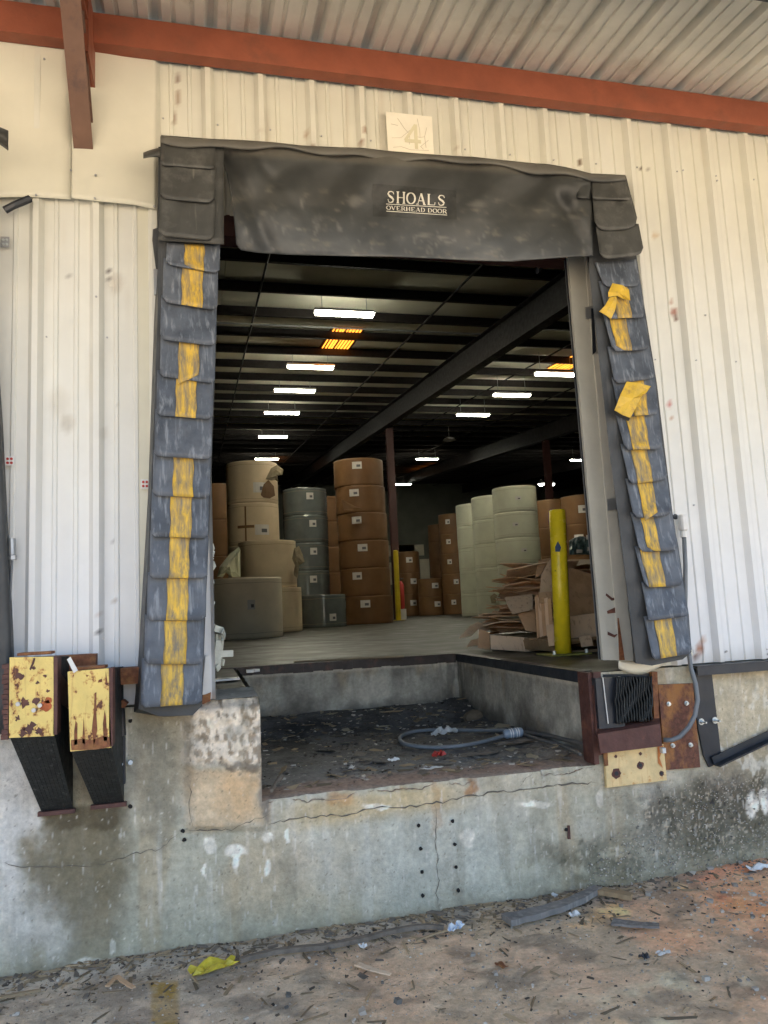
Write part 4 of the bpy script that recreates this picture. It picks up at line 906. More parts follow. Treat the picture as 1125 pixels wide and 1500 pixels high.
b = B(); b.prism([pv(80, 985, -.35), pv(101, 1015, -.11), pv(101, 1018, -.11), pv(80, 989, -.35)], (.004, 0, 0)); b.build('yellow_edge', M['yellow_dull'], ma)
b = B(); b.prism([pv(98, 966, -.46), pv(103, 962, -.46), pv(114, 982, -.46), pv(108, 986, -.46)], (0, .006, 0)); tag(b.build('plastic_strip', M['white']), 'short white plastic strip sticking up from the second bumper', 'plastic strip')
b = B()
for i in range(15):
    z = q1[0].z-.03-i*.022; b.b2((q1[0].x-.022-random.uniform(0, .012), -.44, z-.02), (q1[0].x-.004, -.36, z))
b.build('rusty_chain_edge', M['rust_dark'], t1)

# =================================================================== NEIGHBOURING DOOR AT THE LEFT EDGE
nb = thing('neighbour_pad', 'black curved edge of the next dock seal at the left border', 'dock seal', tuple(pv(5, 1000, -.2)))
def nfn(u, v):
    y = 120+(1075-120)*v; xe = np.interp(y, [120, 600, 700, 800, 900, 960, 1075], [-40, 0, 5, 10, 15, 18, 16])
    return pv(xe-70*(1-u), y, -.05-.10*math.sin(u*math.pi*.5) if u < .999 else -.05)
b = B(); b.grid(16, 20, nfn); b.build('pad_side', M['padbody'], nb, smooth=True, solid=.02)
b = B(); b.grid(8, 6, lambda u, v: pv(-30+42*u, 182+10*u*u+(14+14*u)*v, -.35+.05*math.sin(v*3))); b.build('curtain_corner', M['ear'], nb, smooth=True, solid=.006)
b = B(); b.tube([pv(7, 308, -.10), pv(20, 301, -.10), pv(44, 291, -.08)], .020, 8); tag(b.build('rubber_roll', M['black_steel']), 'short rolled black rubber strip under the cream sheet', 'rubber strip')
def plate4(label, x0, y0, x1, y1, m, nh=4):
    t = thing('mounting_plate', label, 'bracket', tuple(pv((x0+x1)/2, (y0+y1)/2, -.04)))
    b = B(); b.prism([pv(x0, y0, -.036), pv(x1, y0+.5, -.036), pv(x1, y1+.5, -.036), pv(x0, y1, -.036)], (0, -.005, 0)); b.build('plate', m, t)
    b = B()
    for i in range(nh):
        x = x0+(x1-x0)*(.3 if i % 2 else .7); y = y0+(y1-y0)*(.3 if i < 2 else .72); c = pv(x, y, -.042); b.tube([c, c+Vector((0, -.004, 0))], .007, 7)
    b.build('rivet', M['bolt'] if m != M['white'] else M['redmat'], t)
plate4('small grey plate with bright rivets near the top left border', 1, 347, 14, 362, M['galv'])
plate4('small white plate with red spots at the left border', 7, 668, 21, 682, M['white'])
plate4('small pierced galvanised plate beside the left seal pad', 206, 702, 219, 716, M['white'])
b = B(); b.tube([pv(17, 789, -.06), pv(17.5, 815, -.06)], .021, 10); b.tube([pv(17.5, 815, -.06), pv(17.5, 821, -.06)], .026, 8); o = b.build('fitting', M['galv'])
b = B(); b.tube([pv(17.5, 821, -.06), pv(16, 850, -.06), pv(14, 880, -.08)], .007, 6)
cf = thing('conduit_fitting', 'small metal conduit fitting and wire at the left border', 'conduit', tuple(pv(17, 820, -.06)))
bpy.data.objects.remove(o)
b2_ = B(); b2_.tube([pv(17, 789, -.06), pv(17.5, 813, -.06)], .019, 10); b2_.tube([pv(17.5, 814, -.06), pv(17.5, 820, -.06)], .024, 8); b2_.build('fitting_body', M['galv'], cf); b.build('wire', M['cable'], cf)

# =================================================================== RIGHT BUMPER ASSEMBLY
rb = thing('steel_bumper', 'rust brown steel bumper box filled with wavy black rubber leaves', 'dock bumper', tuple(pv(920, 1060, -.02)))
b = B()
b.prism([pv(884, 988, -.012), pv(962, 986, -.012), pv(965, 1060, -.012), pv(888, 1072, -.012)], (0, .008, 0)); b.build('back_plate', M['black_steel'], rb)
b = B(); b.prism([pv(955, 985, -.04), pv(963, 984, -.04), pv(966, 1058, -.04), pv(959, 1060, -.04)], (0, .03, 0)); b.build('side_plate', M['rust'], rb)
b = B(); b.prism([pv(869, 985, -.05), pv(880, 984, -.05), pv(884, 1075, -.05), pv(873, 1078, -.05)], (0, .04, 0)); b.build('side_plate', M['rust_dark'], rb)
b = B(); b.b2(tuple(pv(878, 1068, -.075)), tuple(pv(902, 990, -.016))); b.build('rubber_block', M['black_steel'], rb)
nl = 15
for i in range(nl):
    x = 903+i*3.7; b = B(); ph_ = i*.7
    def fn(u, v, x=x, ph_=ph_): return pv(x+1.0*math.sin(v*9+ph_)+.6*math.sin(v*21+ph_*2)+u*.0, 991+1.0*math.sin(ph_)+(69-i*.35)*v, -.02-.085*u-.008*math.sin(v*5+ph_))
    b.grid(4, 16, fn); b.build('rubber_leaf', M['rubber'], rb, smooth=True, solid=.009)
b = B(); b.tube([pv(883, 992, -.085), pv(891, 1060, -.085)], .003, 5); b.build('steel_rod', M['white'], rb)
b = B(); p = [pv(876, 1077, -.12), pv(967, 1062, -.12), pv(970, 1093, -.12), pv(880, 1104, -.12)]; b.prism(p, (0, .012, 0))
b.prism([p[0], p[1], pv(966, 1050, -.012), pv(878, 1067, -.012)], (0, 0, .006)); b.build('bottom_angle', M['rust_dark'], rb)
yp_ = thing('yellow_plate', 'square yellow steel plate with rust ringed bolt holes under the right bumper', 'steel plate', tuple(pv(930, 1150, -.02)))
b = B(); b.prism([pv(886, 1098, -.030), pv(972, 1090, -.030), pv(977, 1143, -.030), pv(889, 1154, -.030)], (0, .022, 0)); b.build('plate', mat('yellow_plate_paint', (.80, .60, .30), .5, var=.2, vscale=14, bump=.3, bscale=50, col2=(.36, .14, .05), c2=(.66, .76), c2scale=24, halo=((.66, .38, .15), .07), streak=(36, (.58, .34, .14), .54, .72)), yp_)
b = B()
for (x, y, r1, r2) in ((903, 1133, 8, 3.2), (938, 1121, 6, 3.0), (938, 1104, 2.5, 1.4), (969, 1133, 4.5, 2.2), (902, 1108, 2.5, 1)):
    c = pv(x, y, -.0305); k = 14; b.prism([c+Vector((math.cos(j*2*math.pi/k)*r1/248*random.uniform(.75, 1.1), 0, math.sin(j*2*math.pi/k)*r1/248*random.uniform(.75, 1.1))) for j in range(k)], (0, -.0015, 0))
b.build('rust_ring', M['rust_dark'], yp_)
b = B()
for (x, y, r1, r2) in ((903, 1133, 8, 3.2), (938, 1121, 6, 3.0), (969, 1133, 4.5, 2.2)):
    c = pv(x, y, -.033); b.tube([c, c+Vector((0, -.002, 0))], r2/248, 10)
b.build('bolt_hole', M['black_steel'], yp_)
b = B(); b.prism([pv(883, 1102, -.032), pv(889, 1101, -.032), pv(890, 1121, -.032), pv(885, 1122, -.032)], (0, -.008, 0)); b.build('orange_edge', M['rust'], yp_); b = B(); b.prism([pv(963, 1093, -.034), pv(972, 1092, -.034), pv(966, 1110, -.034), pv(971, 1125, -.034), pv(964, 1118, -.034)], (0, -.001, 0)); b.build('orange_edge', mat('orange_edge', (.6, .2, .05), .6, var=.3), yp_)
rpl = thing('rust_plate', 'tall rusty steel plate with four bright bolts right of the bumper', 'steel plate', tuple(pv(1000, 1122, -.02)))
b = B(); b.prism([pv(964, 1003, -.024), pv(1015, 1001, -.024), pv(1026, 1124, -.024), pv(975, 1128, -.024)], (0, .016, 0)); b.build('plate', mat('plate_rust', (.17, .070, .045), .75, var=.5, vscale=38, bump=.4, bscale=60, col2=(.34, .15, .05), c2=(.48, .62), c2scale=9, c2stretch=(1, 1, .6)), rpl)
for (x, y) in ((979, 1031), (1005, 1030), (985, 1092), (1011, 1091)):
    b = B(); c = pv(x, y, -.025); b.tube([c, c+Vector((0, -.006, 0))], .014, 12); b.tube([c+Vector((0, -.006, 0)), c+Vector((0, -.018, 0))], .009, 6); b.build('bolt', M['bolt'], rpl)
b = B(); c = pv(971, 1099, -.05); b.box(c, (.022, .03, .03)); tag(b.build('junction_nut', M['white']), 'small white square nut on the corner of the yellow plate', 'nut')
gc = thing('power_cable', 'grey cable looping from a white conduit box beside the right pad', 'cable', tuple(pv(1000, 780, -.05)))
b = B(); b.tube([pv(1002, 786, -.05), pv(1004, 830, -.05), pv(1004, 870, -.05), pv(1003, 920, -.05), pv(1009, 955, -.06), pv(1012, 978, -.09), pv(1019, 1002, -.11), pv(1022, 1025, -.12), pv(1018, 1048, -.12), pv(1009, 1065, -.12), pv(996, 1079, -.11), pv(984, 1084, -.09), pv(972, 1084, -.07)], .014, 10); b.build('cable', M['cable'], gc, smooth=True)
b = B(); b.box(pv(1000, 766, -.055), (.045, .05, .105), None, .012); b.tube([pv(1001, 777, -.05), pv(1001.5, 787, -.05)], .020, 8); b.build('conduit_box', M['white'], gc)
b = B(); c = pv(989, 757, -.012); b.tube([c, c+Vector((0, -.004, 0))], .018, 10); b.build('wall_hole', M['black_steel'], gc)
# black steel landing bracket at the right border
lb = thing('landing_bracket', 'black steel landing frame with wall plate and diagonal brace at right', 'steel frame', tuple(pv(1040, 1120, -.03)))
b = B(); b.prism([pv(1015.7, 979, -.020), pv(1042, 979, -.020), pv(1056, 1102, -.020), pv(1048, 1120, -.020), pv(1039, 1124, -.020), pv(1031, 1106, -.020), pv(1022, 1062, -.020)], (0, .014, 0)); b.build('wall_plate', M['black_steel'], lb)
b = B(); a0 = pv(1013, 967, -.05); b.b2((a0.x, -.10, -.052), (5.6, -.088, .002)); b.b2((a0.x, -.10, -.003), (5.6, -.012, .006)); b.build('top_angle', M['black_steel'], lb)
dd = (pv(1125, 1078, -.1)-pv(1046, 1115, -.1)); L = dd.length; dn = dd.normalized()
b = B(); p0 = pv(1043, 1114, -.03); n_ = Vector((-dn.z, 0, dn.x))
b.prism([p0-n_*.03, p0+dn*1.4-n_*.03, p0+dn*1.4+n_*.022, p0+n_*.022], (0, -.010, 0)); b.prism([p0-n_*.03+Vector((0, -.011, 0)), p0+dn*1.4-n_*.03+Vector((0, -.011, 0)), p0+dn*1.4-n_*.02+Vector((0, -.011, 0)), p0-n_*.02+Vector((0, -.011, 0))], (0, -.05, 0)); b.build('diagonal_brace', M['black_steel'], lb)
for (x, y) in ((1027, 1057), (1047, 1055)):
    b = B(); c = pv(x, y, -.022); b.tube([c, c+Vector((0, -.005, 0))], .020, 14); b.tube([c+Vector((0, -.005, 0)), c+Vector((0, -.02, 0))], .012, 6); b.tube([c+Vector((0, -.02, 0)), c+Vector((0, -.05, 0))], .006, 6); b.build('anchor_bolt', M['bolt'], lb)
# crumbling mortar patch under the right pad
b = B(); b.grid(20, 4, lambda u, v: pv(906+108*u, 967+3*math.sin(u*7)+(12+6*math.sin(u*5))*v-(16*u**3), -.016-.012*math.sin(v*3)*random.uniform(.6, 1.2))); tag(b.build('mortar_patch', M['sign'], smooth=True, solid=.01), 'crumbly pale mortar patch under the right seal pad', 'mortar')
# =================================================================== WAREHOUSE ROOF AND LIGHTS
HC = 5.11                                   # underside height above the eye, extrapolated to the eye's position
def roofz(Y, H=HC): return CH+H+.0833*(Y+CD)
YE = 56
rf = thing('warehouse_roof', 'sloping insulated warehouse roof on dark red purlins and rafters', 'roof', (4, 20, 6))
b = B()
for i in range(0, 8):
    x0 = -22+i*7.8; b.prism([(x0, .11, roofz(.11)), (x0+7.79, .11, roofz(.11)), (x0+7.79, YE, roofz(YE)), (x0, YE, roofz(YE))], (0, 0, .12))
b.build('roof_panel', M['ceil'], rf)
b = B(); b.prism([(-23, -.4, roofz(-.4)+.13), (41, -.4, roofz(-.4)+.13), (41, YE+.5, roofz(YE)+.13), (-23, YE+.5, roofz(YE)+.13)], (0, 0, .05)); b.build('roof_sheet', M['deck'], rf)
y0p = 9.76-3*1.524*1.0
k = 0; pme = None
yy = y0p-2*1.524
while yy < YE-1:
    if pme is None:
        b = B(); z0 = -.22
        b.b2((-14, -.004, z0), (38, .004, 0)); b.b2((-14, -.07, z0), (38, -.004, z0+.006)); b.b2((-14, .004, -.006), (38, .07, 0)); b.b2((-14, -.07, z0+.006), (38, -.064, z0+.03))
        o = b.build('purlin', M['purlin']); pme = o.data; bpy.data.objects.remove(o)
    o = bpy.data.objects.new('purlin', pme); COL.objects.link(o); o.parent = rf; o.location = Vector((0, yy, roofz(yy)-.004))-rf.location
    yy += 1.524
# insulation battens sag a little darker over each purlin
for xr in (-.15, 7.45, 15.05, 22.65, 30.2):
    b = B()
    for (h0, h1, w_) in ((-.235, -.25, .26), (-.235, -.90, .014), (-.885, -.90, .26)):
        if w_ > .1: b.prism([(xr-w_/2, .2, roofz(.2)+h0), (xr+w_/2, .2, roofz(.2)+h0), (xr+w_/2, YE, roofz(YE)+h0), (xr-w_/2, YE, roofz(YE)+h0)], (0, 0, -.016))
        else: b.prism([(xr, .2, roofz(.2)+h0-.016), (xr, YE, roofz(YE)+h0-.016), (xr, YE, roofz(YE)+h1), (xr, .2, roofz(.2)+h1)], (w_, 0, 0))
    b.build('rafter', M['purlin'], rf)
for xr in (2.05, 5.75, 9.9, 12.6, 17.5, 20.1, 25):
    b = B(); b.tube([(xr, .2, roofz(.2)-.235), (xr, YE, roofz(YE)-.235)], .022, 5); b.build('sag_rod', M['purlin'], rf)
b = B(); yk = 11.5; b.tube([(-8, yk, roofz(yk)-.33), (7.2, yk, roofz(yk)-.33)], .02, 6); b.build('conduit', M['galv'], rf)
bw = thing('back_wall', 'blotchy pale rear wall of the warehouse far behind the rolls', 'wall', (9, YE, 0))
b = B(); b.b2((-22, YE-.3, 0), (40, YE, roofz(YE)-.01)); b.build('wall', M['darkwall'], bw)
b = B()
for (x0, z0, x1, z1) in ((15, 2.2, 16.2, 4), (16.6, 3.2, 18.2, 5.4), (14, 4.5, 19, 5.4), (18.6, .5, 19.4, 4.2)): b.b2((x0, YE-.34, z0), (x1, YE-.302, z1))
b.build('panel', M['ceil'], bw)
sw = thing('side_wall', 'dark side walls of the warehouse at both ends', 'wall', (-22, 0, 0))
b = B(); b.b2((-22.2, 0, 0), (-22, YE, 12)); b.b2((40, 0, 0), (40.2, YE, 12)); b.build('wall', M['darkwall'], sw)

# fluorescent fixtures: hanging 1.2 m twin tube battens
fx = thing('strip_light', 'twin tube strip light, nearest and largest in the left row', 'ceiling light', (0, 0, 0), 'fluorescent strip lights under the warehouse roof')
b = B(); b.box((0, 0, .05), (1.22, .20, .05), None, .01); b.prism([(-.61, -.16, .0), (.61, -.16, 0), (.61, -.10, .06), (-.61, -.10, .06)], (0, .012, 0)); b.build('housing', M['white'], fx)
for yy in (-.065, .065):
    b = B(); b.tube([(-.575, yy, 0), (.575, yy, 0)], .030, 8); b.build('tube', M['tube'], fx)
b = B()
for xx in (-.45, .45): b.tube([(xx, 0, .07), (xx, 0, .75)], .006, 4)
b.build('hanger', M['galv'], fx)
LT = [(505, 460, 4.60, 'twin tube strip light, nearest and largest in the left row'), (455, 538, 4.60, 'strip light second from the door in the left row'), (432, 572.5, 4.60, 'strip light third from the door in the left row'),
      (413, 605, 4.60, 'strip light fourth from the door in the left row'), (400, 640, 4.60, 'strip light fifth from the door in the left row'), (391, 672.5, 4.60, 'farthest strip light of the left row, just over the tan rolls'),
      (814, 548.5, 4.5, 'largest strip light of the right row beside the jamb'), (750, 579, 4.5, 'middle strip light of the right row'), (693, 608, 4.5, 'smallest strip light of the right row'),
      (626, 672.5, 4.5, 'far strip light right of the tall brown stack with an amber glow'), (590, 709.5, 4.2, 'lowest far strip light beside the dark red column'), (851, 674, 4.3, 'far strip light half hidden by the right jamb')]
for i, (x, y, H, lab) in enumerate(LT):
    d = ray(x, y); s = H/(d[2]-.0833*d[1]); P_ = Vector(_C+d*s)
    o = fx if i == 0 else copy_tree(fx); o.location = P_; o['label'] = lab
    if i == 10: o.rotation_euler.z = .0
lf = thing('bay_light', 'round white bay lamp over the pale stacks, left one of two', 'ceiling light', (0, 0, 0))
b = B(); b.grid(17, 5, lambda u, v: Vector((math.cos(u*2*math.pi)*(.22-.18*v), math.sin(u*2*math.pi)*(.22-.18*v), .28*v))); b.build('reflector', M['galv'], lf)
b = B(); b.grid(17, 5, lambda u, v: Vector((math.cos(u*2*math.pi)*.19*math.cos(v*1.57), math.sin(u*2*math.pi)*.19*math.cos(v*1.57), -.12*math.sin(v*1.57)))); b.build('lamp_globe', M['lamp_far'], lf)
lf.location = pt(793, 709, 42); o = copy_tree(lf); o.location = pt(808, 709, 42); o['label'] = 'round white bay lamp over the pale stacks, right one of two'
# amber ribbed skylights
def amber(px, py, wpx, label, len_=2.9, H=HC-.02, nrib=9):
    d = ray(px, py); s = H/(d[2]-.0833*d[1]); c = Vector(_C+d*s); w_ = wpx/FL*(c.y+CD)
    t = thing('amber_skylight', label, 'skylight', tuple(c)); sl_ = .0833; b = B()
    b.prism([(c.x-w_/2-.04, c.y-len_/2, roofz(c.y-len_/2)-.004), (c.x+w_/2+.04, c.y-len_/2, roofz(c.y-len_/2)-.004), (c.x+w_/2+.04, c.y+len_/2, roofz(c.y+len_/2)-.004), (c.x-w_/2-.04, c.y+len_/2, roofz(c.y+len_/2)-.004)], (0, 0, -.01)); b.build('frame', M['brown'], t)
    for i in range(nrib):
        x = c.x-w_/2+w_*(i+.5)/nrib+random.uniform(-.01, .01); hw = w_/nrib*random.uniform(.14, .30)
        b = B(); b.prism([(x-hw, c.y-len_/2, roofz(c.y-len_/2)-.016), (x+hw, c.y-len_/2, roofz(c.y-len_/2)-.016), (x+hw, c.y+len_/2, roofz(c.y+len_/2)-.016), (x-hw, c.y+len_/2, roofz(c.y+len_/2)-.016)], (0, 0, -.01)); b.build('rib', M['orange'], t)
amber(497, 501, 46, 'amber glowing ribbed skylight behind the nearest strip light', 2.5)
amber(406, 669, 22, 'small amber skylight above the tan rolls', 2.2, nrib=6)
amber(622, 682, 26, 'amber skylight beside the far strip light, right of the brown stack', 4.2, nrib=7)
amber(845, 527, 44, 'amber skylight cut off by the right jamb', 2.2, nrib=6)
o = B(); 
sp = thing('smoke_detector', 'small white round device hanging from the ceiling, right of the rafter', 'detector', tuple(pt(658, 645, 30)))
b = B(); c = pt(658, 645, 30); b.tube([c, c+Vector((0, 0, .08)), c+Vector((0, 0, .16))], [.28, .22, .06], 12); b.tube([c+Vector((0, 0, .16)), c+Vector((0, 0, 1.1))], .012, 4); b.build('dome', M['label'], sp)

# =================================================================== COLUMNS AND FAR BOLLARDS
def column(x, y, label, ztop):
    t = thing('steel_column', label, 'column', (x, y, 0)); b = B()
    b.b2((x-.12, y-.12, 0), (x+.12, y-.105, ztop)); b.b2((x-.12, y+.105, 0), (x+.12, y+.12, ztop)); b.b2((x-.006, y-.105, 0), (x+.006, y+.105, ztop)); b.build('shaft', M['maroon'], t)
    b = B(); b.b2((x-.2, y-.2, 0), (x+.2, y+.2, .02)); b.build('base_plate', M['maroon'], t); return t
c = pt(578, 800, 26); ct = column(c.x, c.y, 'dark red steel column behind the tall brown paper stack', roofz(c.y)-.9)
c = pt(844, 760, 28.6); column(15.05, c.y, 'dark steel column seen beside the right jamb', roofz(c.y)-.9)
gp = thing('column_guard', 'thin yellow bollard at the foot of the dark red column', 'bollard', tuple(ph(583.5, 907)))
q0 = pt(583.5, 900, 23.8); q0.z = 0; b = B(); tt = q0.y+CD
top = pt(579.5, 806, tt); b.tube([q0, top-Vector((0, 0, .02)), top], [.085, .085, .06], 14); b.build('post', M['yellow_dull'], gp, smooth=False)
b = B(); b.b2((q0.x-.17, q0.y-.17, 0), (q0.x+.17, q0.y+.17, .015)); b.build('base_plate', M['yellow_dull'], gp)
c = pt(588.5, 890, tt+.9); fe = thing('fire_extinguisher', 'red fire extinguisher beside the thin yellow bollard', 'fire extinguisher', (c.x, c.y, 0))
b = B(); b.tube([(c.x, c.y, .35), (c.x, c.y, .40), (c.x, c.y, 1.15), (c.x, c.y, 1.28)], [.08, .11, .11, .04], 12); b.build('cylinder', M['redmat'], fe, smooth=True)
b = B(); b.tube([(c.x, c.y, 1.28), (c.x-.06, c.y, 1.35), (c.x+.1, c.y, 1.36)], .02, 6); b.build('handle', M['black_steel'], fe); b = B(); b.b2((c.x-.07, c.y-.12, 0), (c.x+.12, c.y+.1, .35)); b.build('stand', M['label'], fe)

# =================================================================== PAPER ROLLS
def roll_proto(r, h, m, lab=(0, .55, .24, .2), seam=True, tape=None, seed=0):
    t = thing('paper_roll', 'x', 'paper roll', (0, 0, 0)); rnd = random.Random(seed); b = B(); seg = 48
    prof = [(r*.10, h-.01), (r*.82, h-.012), (r-.006, h-.0005), (r-.0015, h-.004), (r, h-.05), (r+.001, h*.7), (r, h*.35), (r, .05), (r-.0015, .004), (r-.006, .0005), (r*.1, .004)]
    vs = []
    for (rr, z) in prof:
        for k in range(seg):
            a = 2*math.pi*k/seg; q = rr*(1+.004*math.sin(3*a+seed)+.003*math.sin(7*a+z*4)); vs.append((q*math.cos(a), q*math.sin(a), z))
    b.add(vs, [(i*seg+k, i*seg+(k+1) % seg, (i+1)*seg+(k+1) % seg, (i+1)*seg+k) for i in range(len(prof)-1) for k in range(seg)]); b.f.append(tuple(range(seg))); b.f.append(tuple(range(len(vs)-seg, len(vs))))
    w_ = b.build('wrap', m, t, smooth=False)
    for p_ in w_.data.polygons: p_.use_smooth = len(p_.vertices) == 4
    if seam:
        for zz in (h-.10, .09):
            b = B(); b.grid(seg+1, 2, lambda u, v: Vector(((r+.006)*math.cos(u*2*math.pi+.2), (r+.006)*math.sin(u*2*math.pi+.2), zz+.004*math.sin(u*40)+.005*v)))
            b.build('fold_line', M['tape'] if m is M['tan_wrap'] else M['brown_wrap'] if m is M['brown_wrap'] else M['tear'], t)
    if lab:
        a, z, lw, lh = lab
        def patch(a, z, lw, lh, off, name, mm, par=t):
            b = B(); b.grid(6, 2, lambda u, v: Vector(((r+off)*math.sin(a+(u-.5)*lw/r), -(r+off)*math.cos(a+(u-.5)*lw/r), h*z+(v-.5)*lh))); return b.build(name, mm, par)
        L_ = patch(a, z, lw, lh, .010, 'label', M['label'])
        patch(a+.15*lw/r, z-.02, lw*.4, lh*.35, .014, 'printed_patch', M['print'], L_)
    if tape:
        b = B()
        for (a0, a1, z0, z1) in tape: b.grid(8, 2, lambda u, v: Vector(((r+.009)*math.sin(a0+(a1-a0)*u), -(r+.009)*math.cos(a0+(a1-a0)*u), z0+(z1-z0)*v)))
        b.build('tape', M['tape'], t)
    return t
ORD = ['bottom', 'second', 'third', 'fourth', 'fifth', 'sixth']
def stack(px, t, r, h, n, m, desc, grp, lean=0, z0=0, lab=(0, .55, .24, .2), wob=.008, skip=(), tapes=None, seed=0, jit=.25):
    """t: metres in front of the camera to the axis; px: photo column of the axis at the floor"""
    proto = roll_proto(r, h, m, lab=lab, seed=seed); c = pt(px, 895, t); rnd = random.Random(seed+5); out = []
    first = True
    for i in range(n):
        if i in skip: continue
        o = proto if first else copy_tree(proto); first = False
        o.location = (c.x+rnd.uniform(-wob, wob)+lean*i, c.y+rnd.uniform(-wob, wob), z0+i*(h+.0015)); o.rotation_euler.z = rnd.uniform(-jit, jit)-.1
        if n == 1: o['label'] = desc
        else: o['label'] = (('topmost roll of the ' if i == n-1 else ORD[i]+' roll from the floor in the ' if i else 'bottom roll of the ')+desc).replace(' roll from the floor in the', ' roll up in the')
        o['group'] = grp; out.append(o)
    return out
TAN, BRN, WHT, GRY = M['tan_wrap'], M['brown_wrap'], M['white_wrap'], M['grey_wrap']
g_ = 'wrapped paper rolls stacked in the warehouse'
stack(360.5, 14.5, .665, 1.09, 1, mat('brightened_tan_wrap', (.88, .78, .60), .6, var=.12, vscale=2, bump=.06, bscale=8, obj=True), 'large tan paper roll standing low and nearest the door', g_, lab=(.18, .55, .13, .17), seed=1)  # tan wrap lightened in colour to make up for weak light on this roll
stack(397, 17.6, .70, .985, 1, TAN, 'tan roll on the floor behind the nearest tan roll', g_, lab=(.1, .5, .12, .2), seed=2)
r_ = stack(394, 17.6, .66, 1.06, 1, TAN, 'torn tan roll with tape strip resting on a floor roll', g_, z0=.99, lab=None, seed=3)[0]
b = B(); b.grid(5, 2, lambda u, v: Vector((.669*math.sin(-.25+.12*u), -.669*math.cos(-.25+.12*u), .5+.54*v))); b.build('tape', M['tape'], r_)
sd_ = stack(374, 19.6, .655, 1.06, 4, TAN, 'tall tan stack behind the nearest roll', g_, lab=(.35, .35, .36, .26), seed=4, jit=.06)
b = B(); b.grid(4, 2, lambda u, v: Vector((.664*math.sin(-.30+.06*u), -.664*math.cos(-.30+.06*u), .10+.86*v))); b.grid(8, 2, lambda u, v: Vector((.668*math.sin(-.60+.65*u), -.668*math.cos(-.60+.65*u), .42+.07*v)))
b2 = B(); b2.v = [tuple(Vector(v)+sd_[2].location) for v in b.v]; b2.f = b.f; b2.build('tape_cross', M['tape'], sd_[2])
stack(320, 23, .66, 1.06, 4, BRN, 'dim brown stack left of the tall tan stack', g_, lab=None, seed=6)
stack(452, 21.6, .64, .775, 5, GRY, 'grey stretch wrapped stack in the middle', g_, lab=(.25, .68, .20, .19), seed=7, jit=.08)
stack(481, 23.3, .64, .775, 5, BRN, 'brown stack just behind the grey wrapped stack', g_, lab=None, seed=8)
stack(475, 19.9, .585, .83, 1, GRY, 'short shiny grey wrapped roll alone on the floor', g_, lab=(.25, .3, .18, .18), seed=9)
stack(538.5, 21.3, .715, .775, 6, BRN, 'tall brown stack beside the dark red column', g_, lab=(-.28, .72, .27, .20), seed=10, jit=.16, lean=-.018)
stack(603, 33, .46, .95, 3, BRN, 'far brown stack behind the yellow bollard', g_, lab=(.1, .6, .28, .24), seed=11)
stack(632, 31.5, .52, .78, 2, BRN, 'low far brown stack in front of the rear wall', g_, lab=(.15, .6, .30, .22), seed=12)
stack(650, 35, .55, .85, 5, BRN, 'dark far brown stack, left of the far ones', g_, lab=(.2, .6, .22, .2), seed=13)
stack(671, 31, .62, .85, 5, BRN, 'dark far brown stack touching the pale stacks', g_, lab=(-.5, .6, .2, .2), seed=14)
stack(704, 24.6, .64, .757, 5, WHT, 'pale green stack, leftmost of the pale three', g_, lab=None, seed=15)
stack(731, 22.4, .66, .745, 5, WHT, 'pale green stack, middle of the pale three', g_, lab=None, seed=16)
stack(765, 20.6, .64, .745, 5, WHT, 'pale green stack, widest and rightmost of the pale three', g_, lab=(-.25, .5, .16, .1), seed=17)
stack(818, 24, .62, .95, 4, BRN, 'dim brown stack behind the tall yellow bollard', g_, lab=(-.1, .5, .2, .25), seed=18)
stack(862, 23, .62, .95, 4, BRN, 'dim brown stack seen beside the right jamb', g_, lab=(-.4, .5, .3, .25), seed=19)
# torn wrapping
def sheetblob(px_pts, t, name, label, cat, m, bulge=.08, parent=None):
    b = B(); c = np.mean(np.array(px_pts, dtype=float), 0); n = len(px_pts); rings = 4; vs = [pt(c[0], c[1], t-bulge)]
    rnd = random.Random(int(px_pts[0][0]))
    for j in range(1, rings+1):
        for i, (x, y) in enumerate(px_pts):
            k = j/rings; vs.append(pt(c[0]+(x-c[0])*k, c[1]+(y-c[1])*k, t-bulge*(1-k*k)+.05*rnd.uniform(-1, 1)*bulge/.08*.5))
    fs = [(0, 1+i, 1+(i+1) % n) for i in range(n)]
    for j in range(1, rings): fs += [(1+(j-1)*n+i, 1+j*n+i, 1+j*n+(i+1) % n, 1+(j-1)*n+(i+1) % n) for i in range(n)]
    b.add(vs, fs); o = b.build(name, m, parent, solid=.006)
    if label: tag(o, label, cat)
    return o
sheetblob([(318, 845), (322, 830), (336, 812), (350, 801), (352, 806), (352, 845), (340, 845), (330, 838), (326, 846)], 15.2, 'paper_wrap', 'white crumpled wrapping rising behind the nearest tan roll', 'wrapping', M['white_wrap'], .15)
sheetblob([(389, 702), (397, 686), (406, 681), (415, 688), (414, 695), (406, 697), (408, 706), (403, 703), (398, 704)], 18.8, 'torn_wrap', 'torn paper hanging from the top tan roll', 'wrapping', M['tear'], .05)
sheetblob([(382, 725), (386, 710), (393, 703), (401, 712), (403, 726), (395, 730), (386, 729)], 18.9, 'torn_wrap', 'darker torn patch on the top tan roll', 'wrapping', M['tape'], .01)
sheetblob([(428, 818), (431, 803), (438, 800), (443, 812), (446, 823), (438, 828), (436, 848), (430, 842), (432, 828)], 16.85, 'torn_wrap', 'ragged torn wrap on the roll beside the grey stack', 'wrapping', M['tear'], .06)
sheetblob([(500, 731), (520, 742), (532, 745), (518, 749), (504, 747)], 20.4, 'torn_wrap', 'sagging torn wrap on the tall brown stack', 'wrapping', M['tape'], .03)
sheetblob([(878-160, 874), (724, 869), (728, 872), (726, 884), (720, 884)], 21.6, 'dark_patch', 'dark round patch on the middle pale stack', 'patch', M['tear'], .01)

